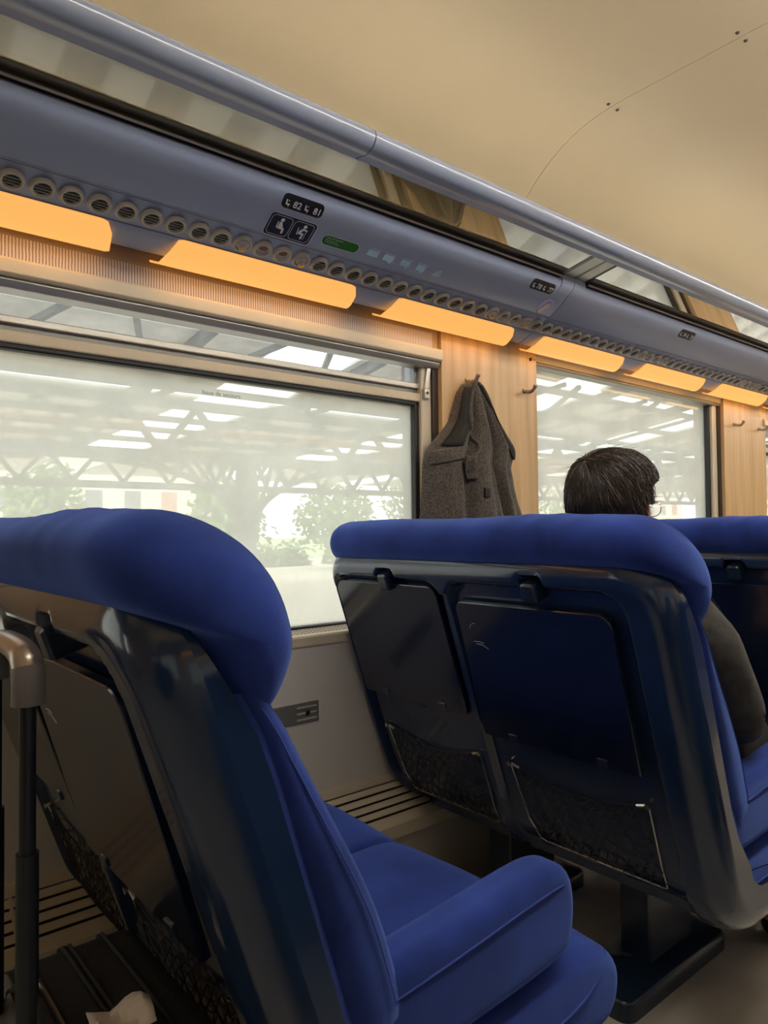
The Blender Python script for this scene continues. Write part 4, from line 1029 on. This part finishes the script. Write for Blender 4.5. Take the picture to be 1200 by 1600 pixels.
# hair: a cap over the skull and strands combed from the crown
def boxy(d): return .11*(1/((abs(d.x)**2.8+abs(d.y)**2.8+abs(d.z)**2.8)**(1/2.8))-1)
def hair_ok(d):     # d unit vector from head centre (x face, z up)
    if d.x > .25: return d.z > .30+.35*max(0, d.x-.25)
    if d.x > -.05: return d.z > -.02 if abs(d.y) > .4 else True
    return d.z > -.62
b = MB(); n, m_ = 64, 48; pts = []
for i in range(m_+1):
    for k in range(n):
        th = pi*i/m_*.998+.001; ph = 2*pi*k/n; d = Vector((sin(th)*cos(ph), sin(th)*sin(ph), cos(th)))
        p = head_point(th, ph); h = (.017-.009*smoothstep(.55, .85, abs(d.y))*(1-smoothstep(.05, .45, d.z))) if hair_ok(d) else -.012
        h += .004*noise.noise(Vector((ph*3, th*2, 0)))+boxy(d)-.003 if h > 0 else 0
        pts.append(tuple(HC+p+d*h))
fs = [(i*n+k, (i+1)*n+k, (i+1)*n+(k+1) % n, i*n+(k+1) % n) for i in range(m_) for k in range(n)]
b.add(pts, fs); hair = b.build('hair', M['hair_base'], man, angle=80)
def strands(name, m, count, seed, rad, lift):
    rd = random.Random(seed); cu = bpy.data.curves.new(name, 'CURVE'); cu.dimensions = '3D'; cu.bevel_depth = rad; cu.bevel_resolution = 0; cu.materials.append(m)
    crown = Vector((-.62, .22, .75)).normalized(); off = Vector((0, 0, H))-base_of(man)
    made = 0
    while made < count:
        d = Vector((rd.gauss(0, 1), rd.gauss(0, 1), rd.gauss(0, 1))).normalized()
        if not hair_ok(d) : continue
        if rd.random() < .15: d = (crown+Vector((rd.gauss(0, .3), rd.gauss(0, .3), rd.gauss(0, .3)))).normalized()
        away = (d-crown*d.dot(crown))
        if away.length < .02: away = Vector((rd.random()-.5, rd.random()-.5, 0))
        away.normalize(); tdir = (away+Vector((.25, 0, -.55))*(1-max(0, d.z))+d.cross(crown)*.45*exp(-((d-crown).length/.5)**2)+Vector((rd.gauss(0, .13), rd.gauss(0, .13), rd.gauss(0, .13))))
        L = rd.uniform(.3, .62); sp = cu.splines.new('POLY'); K = 6; sp.points.add(K-1); q = d.copy(); hh = rd.uniform(.012, .020)
        li = lift*rd.random()
        for j in range(K):
            th = math.acos(max(-1, min(1, q.z))); ph = atan2(q.y, q.x); p = HC+head_point(th, ph)+q*(hh-.003+boxy(q)+.004*sin(pi*j/(K-1))+li*(j/(K-1))**2)+off
            sp.points[j].co = (*p, 1); sp.points[j].radius = 1-.6*j/(K-1)
            t = (tdir-q*tdir.dot(q)).normalized(); q0 = q.copy(); q = (q+t*L/K).normalized()
            if not hair_ok(q): q = q0
        made += 1
    o = bpy.data.objects.new(name, cu); C.objects.link(o); o.parent = hair; return o
tag(strands('hair_strands', M['hair'], 6500, 1, .00085, .008), kind='stuff'); tag(strands('stray_hairs', M['hair'], 400, 2, .0004, .028), kind='stuff'); tag(strands('grey_hairs', M['hair_grey'], 1100, 3, .0006, .007), kind='stuff')
# glasses
gl = empty('glasses', 0, 0, 0); gl.location = (0, 0, 0); gl.parent = man
b = MB()
for s in sgn:
    c = HC+Vector((.122, s*.037, -.010)); b.tube([c+Vector((-.006*abs(sin(a))*0, .0235*cos(a), .020*sin(a))) for a in [2*pi*k/28 for k in range(28)]], .0014, 6, closed=True)
    b.tube([c+Vector((0, s*.023, .006)), c+Vector((-.004, s*.0385, .007)), HC+Vector((.05, s*.084, -.008)), HC+Vector((.0, s*.092, -.008)), HC+Vector((-.010, s*.092, -.022))], .0013, 6)
b.tube([HC+Vector((.122, -.013, -.004)), HC+Vector((.125, 0, -.001)), HC+Vector((.122, .013, -.004))], .0013, 6)
b.build('spectacle_frame', M['chrome'], gl)
for s in sgn:
    c = HC+Vector((.122, s*.037, -.010)); b = MB(); b.rings([[c+Vector((dx, .0225*cos(a), .019*sin(a))) for a in [2*pi*k/24 for k in range(24)]] for dx in (-.001, .001)]); b.build('spectacle_lens', M['lens'], gl)

# ------------------------------------------------------------------ outside: track, platform canopy, building, trees
GZ = -2.45
def gbox(name, m, x0, x1, y0, y1, z0, z1):
    b = MB(); b.box(x0, x1, y0, y1, z0, z1); return struct(b.build(name, m, smooth=False))
gbox('ballast_bed', M['ballast'], -40, 160, 2.6, 6.6, GZ-.3, GZ)
gbox('ground', M['ground'], -40, 160, 6.6, 55, GZ-.3, GZ-.02); gbox('ground', M['ground'], -40, 160, -30, 2.6, GZ-.6, GZ-.1)
gbox('grass_verge', M['grass'], -40, 260, 55, 240, GZ-.3, GZ+.02)
b = MB(); b.box(-.15, .15, -1.25, 1.25, -.06, .05); sl = b.build('railway_sleeper', M['sleeper'], local=True, bevel=.02); 
for i in range(46):
    o = sl if i == 0 else sl.copy()
    if i: C.objects.link(o)
    o.location = (-3+.6*i, 5.0, GZ+H+.02); tag(o, 'pale concrete sleeper of the neighbouring track outside the window', 'sleeper', 'sleepers of the neighbouring track')
for y, q in ((4.28, 'nearer'), (5.72, 'farther')):
    b = MB(); b.extx(ccw([(y-.07, GZ+.075), (y+.07, GZ+.075), (y+.02, GZ+.10), (y+.02, GZ+.19), (y+.035, GZ+.22), (y-.035, GZ+.22), (y-.02, GZ+.19), (y-.02, GZ+.10)]), -20, 90)
    tag(b.build('track_rail', M['rust']), q+' steel rail of the neighbouring track', 'rail')
gbox('ground', M['steelbeam'], -40, 160, -6.4, -6.0, GZ-.3, 4.0)  # unseen dark wall added to cut light through the opposite windows
# canopy girders and columns
def girder(Y, z0, z1, xa, xb, step, label):
    root = empty('canopy_girder', (xa+xb)/2, Y, z0, label, 'girder')
    b = MB(); b.box(xa, xb, Y-.12, Y+.12, z0, z0+.22); b.box(xa, xb, Y-.12, Y+.12, z1-.18, z1); b.build('chord', M['steelbeam'], root, smooth=False)
    b = MB(); x = xa
    while x < xb-step:
        b.obox((x, Y, z0+.2), (x+step/2, Y, z1-.15), .12, .12); b.obox((x+step/2, Y, z1-.15), (x+step, Y, z0+.2), .12, .12); x += step
    b.build('lattice', M['steelbeam'], root, smooth=False); return root
girder(14.0, 1.45, 2.75, -2, 62, 1.55, 'nearest grey lattice girder of the station canopy')
girder(23.0, 1.45, 2.75, 2, 90, 1.55, 'farther grey lattice girder of the station canopy')
def column(X, Y, label):
    root = empty('canopy_column', X, Y, GZ, label, 'column', 'columns of the station canopy')
    b = MB(); b.lathe([(.34, GZ), (.34, GZ+.5), (.24, GZ+.6), (.20, .75), (.27, .85), (.27, .95), (.22, 1.45)], 20, Matrix.Translation((X, Y, 0)))
    b.build('shaft', M['steelbeam'], root)
    b = MB()
    for s in (-1, 1):
        arc = [(X+s*(.2+3.1*(1-cos(t*pi/2))), Y, .15+1.30*sin(t*pi/2)) for t in [k/12 for k in range(13)]]
        for p, q in zip(arc, arc[1:]): b.obox(p, q, .14, .12)
        for k in range(2, 12, 2):
            p = arc[k]; b.obox(p, (p[0]+s*.35, Y, 1.5), .08, .08); b.obox(p, (p[0]-s*.35, Y, 1.5), .08, .08)
    b.build('arched_bracket', M['steelbeam'], root, smooth=False)
for X, q in ((.2, 'cut by the left edge'), (7.7, 'behind the nearest headrest'), (15.2, 'third along the canopy'), (22.7, 'fourth along the canopy'), (30.2, 'fifth along the canopy'), (37.7, 'sixth along the canopy')): column(X, 14.0, 'grey iron canopy column, '+q)
# roof sheets with open skylight gaps, rafters
root = empty('canopy_roof', 25, 15, 3.0, 'weathered station canopy roof with open skylight bands, seen through the windows', 'roof')
def roofz(y): return 3.1+.17*(14-y) if y < 14 else 3.1-.035*(y-14)
b = MB()
for ya, yb in ((8.4, 10.8), (11.5, 14.6), (15.1, 31)):
    x = -6; 
    while x < 70:
        L = 5.6; b.add([(x, ya, roofz(ya)), (x+L, ya, roofz(ya)), (x+L, yb, roofz(yb)), (x, yb, roofz(yb)), (x, ya, roofz(ya)+.06), (x+L, ya, roofz(ya)+.06), (x+L, yb, roofz(yb)+.06), (x, yb, roofz(yb)+.06)], [(3, 2, 1, 0), (4, 5, 6, 7), (0, 1, 5, 4), (1, 2, 6, 5), (2, 3, 7, 6), (3, 0, 4, 7)]); x += 7.5
b.build('roof_sheet', M['roofsheet'], root, smooth=False)
b = MB()
for k in range(-1, 14):
    x = -2+k*3.75
    b.obox((x, 8.2, roofz(8.2)-.1), (x, 14, roofz(14)-.1), .14, .22); b.obox((x, 14, roofz(14)-.1), (x, 24, roofz(24)-.1), .14, .22)
    b.obox((x, 14, 2.7), (x+1.6, 10.5, roofz(10.5)-.15), .10, .10); b.obox((x, 14, 2.7), (x-1.6, 10.5, roofz(10.5)-.15), .10, .10)
b.build('rafter', M['steelbeam'], root, smooth=False)
b = MB()
for y in (8.3, 9.6, 11.1, 12.6, 14.05, 15.6, 17.4, 19.0, 20.8): b.box(-6, 70, y-.07, y+.07, roofz(y)-.16, roofz(y)-.02)
b.build('purlin', M['steelbeam'], root, smooth=False)
# building
def building(x0, x1, Y, top, label, wall, red):
    root = empty('station_building', (x0+x1)/2, Y+5, GZ, label, 'building')
    b = MB(); b.box(x0, x1, Y, Y+10, GZ, top); b.build('wall', wall, root, smooth=False)
    b = MB(); b.box(x0-.4, x1+.4, Y-.4, Y+10.4, top, top+.4); b.build('roof_edge', M['roofsheet'], root, smooth=False)
    x = x0+1.5; i = 0
    while x < x1-2:
        for z in (GZ+1.2, GZ+4.2):
            if z+1.8 < top:
                b = MB(); b.box(x, x+1.3, Y-.06, Y+.02, z, z+1.7); b.build('window', M['redbrick'] if (red and i % 3 == 1) else M['windowdark'], root, smooth=False)
        x += 3.1; i += 1
building(10, 30, 58, 6.4, 'long white building behind the canopy, seen through the nearest window', M['plaster'], True)
building(70, 96, 50, 7.0, 'pale building behind the canopy, seen right of the man through the second window', M['plaster'], True)
def tree(X, Y, h, r, label, seed):
    rd = random.Random(seed); root = empty('tree', X, Y, GZ, label, 'tree', 'trees beyond the station')
    b = MB(); b.tube([(X, Y, GZ), (X+.1, Y, GZ+h*.5), (X, Y, GZ+h*.8)], [.22, .15, .06], 8); b.build('trunk', M['bark'], root)
    b = MB()
    for k in range(1500):
        d = Vector((rd.gauss(0, 1), rd.gauss(0, 1), rd.gauss(0, 1))).normalized()*r*(rd.random()**.4)
        c = Vector((X, Y, GZ+h*.60))+Vector((d.x, d.y, d.z*h*.42/r))*(1+.25*noise.noise(d*1.3+Vector((seed, 0, 0))))
        a = Vector((rd.gauss(0, 1), rd.gauss(0, 1), rd.gauss(0, 1))).normalized(); e = a.cross(Vector((rd.random(), rd.random(), 1))).normalized(); s_ = .17
        b.add([c-a*s_-e*s_*.6, c+a*s_-e*s_*.6, c+a*s_+e*s_*.6, c-a*s_+e*s_*.6], [(0, 1, 2, 3)])
    tag(b.build('foliage', M['leaf'], root, smooth=False), kind='stuff')
for i, (X, Y, h, r, lb) in enumerate(((9.6, 38, 6.2, 2.0, 'pale green tree at the left edge of the nearest window'), (19.5, 38, 5.4, 2.3, 'pale green tree behind the canopy column in the nearest window'), (27.5, 38, 5.6, 2.6, 'pale green tree in the middle right of the nearest window'), (33.5, 36, 7.0, 3.0, 'pale green tree at the right side of the nearest window'), (62, 44, 7, 3.5, 'pale green tree left of the man in the second window'), (44, 40, 5, 2.4, 'pale green tree hidden behind the wood pillar'))): tree(X, Y, h, r, lb, i)
for i, (x, r) in enumerate(((14, 4), (24, 5), (36, 5), (52, 6), (76, 7))):
    b = MB(); rd = random.Random(i+40)
    for k in range(900):
        c = Vector((x+rd.uniform(-r, r), 44+rd.uniform(-1, 1), GZ+abs(rd.gauss(0, .8)))); a = Vector((rd.gauss(0, 1), rd.gauss(0, 1), rd.gauss(0, 1))).normalized(); e = a.cross(Vector((rd.random(), rd.random(), 1))).normalized()
        b.add([c-a*.22-e*.14, c+a*.22-e*.14, c+a*.22+e*.14, c-a*.22+e*.14], [(0, 1, 2, 3)])
    tag(b.build('hedge', M['leaf'], smooth=False), 'low hedge beyond the sandy ground, %s from the left' % ('first', 'second', 'third', 'fourth', 'fifth')[i], 'hedge', 'hedges beyond the ground', 'stuff')

# ------------------------------------------------------------------ unseen uplights added on top of the overhead panels to brighten the ceiling
for side, nm in ((1, 'window side'), (-1, 'opposite side')):
    for i, q in enumerate(('first', 'second', 'third', 'fourth', 'fifth')):
        x = -2.2+2.2285*i
        root = empty('added_uplight', x+1.05, yy(side, 1.70), .905, 'added warm uplight hidden on top of the overhead panel, %s, %s from the rear' % (nm, q), 'lamp', 'added uplights above the luggage rack')
        b = MB(); sbox(b, side, x, x+2.1, 1.675, 1.725, .9025, .915); b.build('uplight_tray', M['vent'], root, smooth=False)
        b = MB(); b.tube([(x+.02, yy(side, 1.70), .925), (x+2.08, yy(side, 1.70), .925)], .008, 10); b.build('tube', M['uplight_tube'], root)
        l = area_light('lamp_glow', (0, 0, 0), (radians(180+20*side), 0, 0), 2.0, .03, UPL, (1, .90, .72)); l.parent = root; l.location = (0, 0, .035)

# ------------------------------------------------------------------ double seats across the aisle, facing the other way
for o_, q in ((1.50, 'nearest ahead of the viewer'), (2.49, 'second ahead of the viewer'), (3.48, 'third ahead of the viewer'), (-.60, 'behind the viewer')):
    c = copy_tree(seat); c.rotation_euler = (0, 0, pi); c.location = (o_-.75, .84-1.24, 0)
    tag(c, 'blue velvet double seat across the aisle, '+q, 'train seat', 'blue velvet double seats across the aisle')
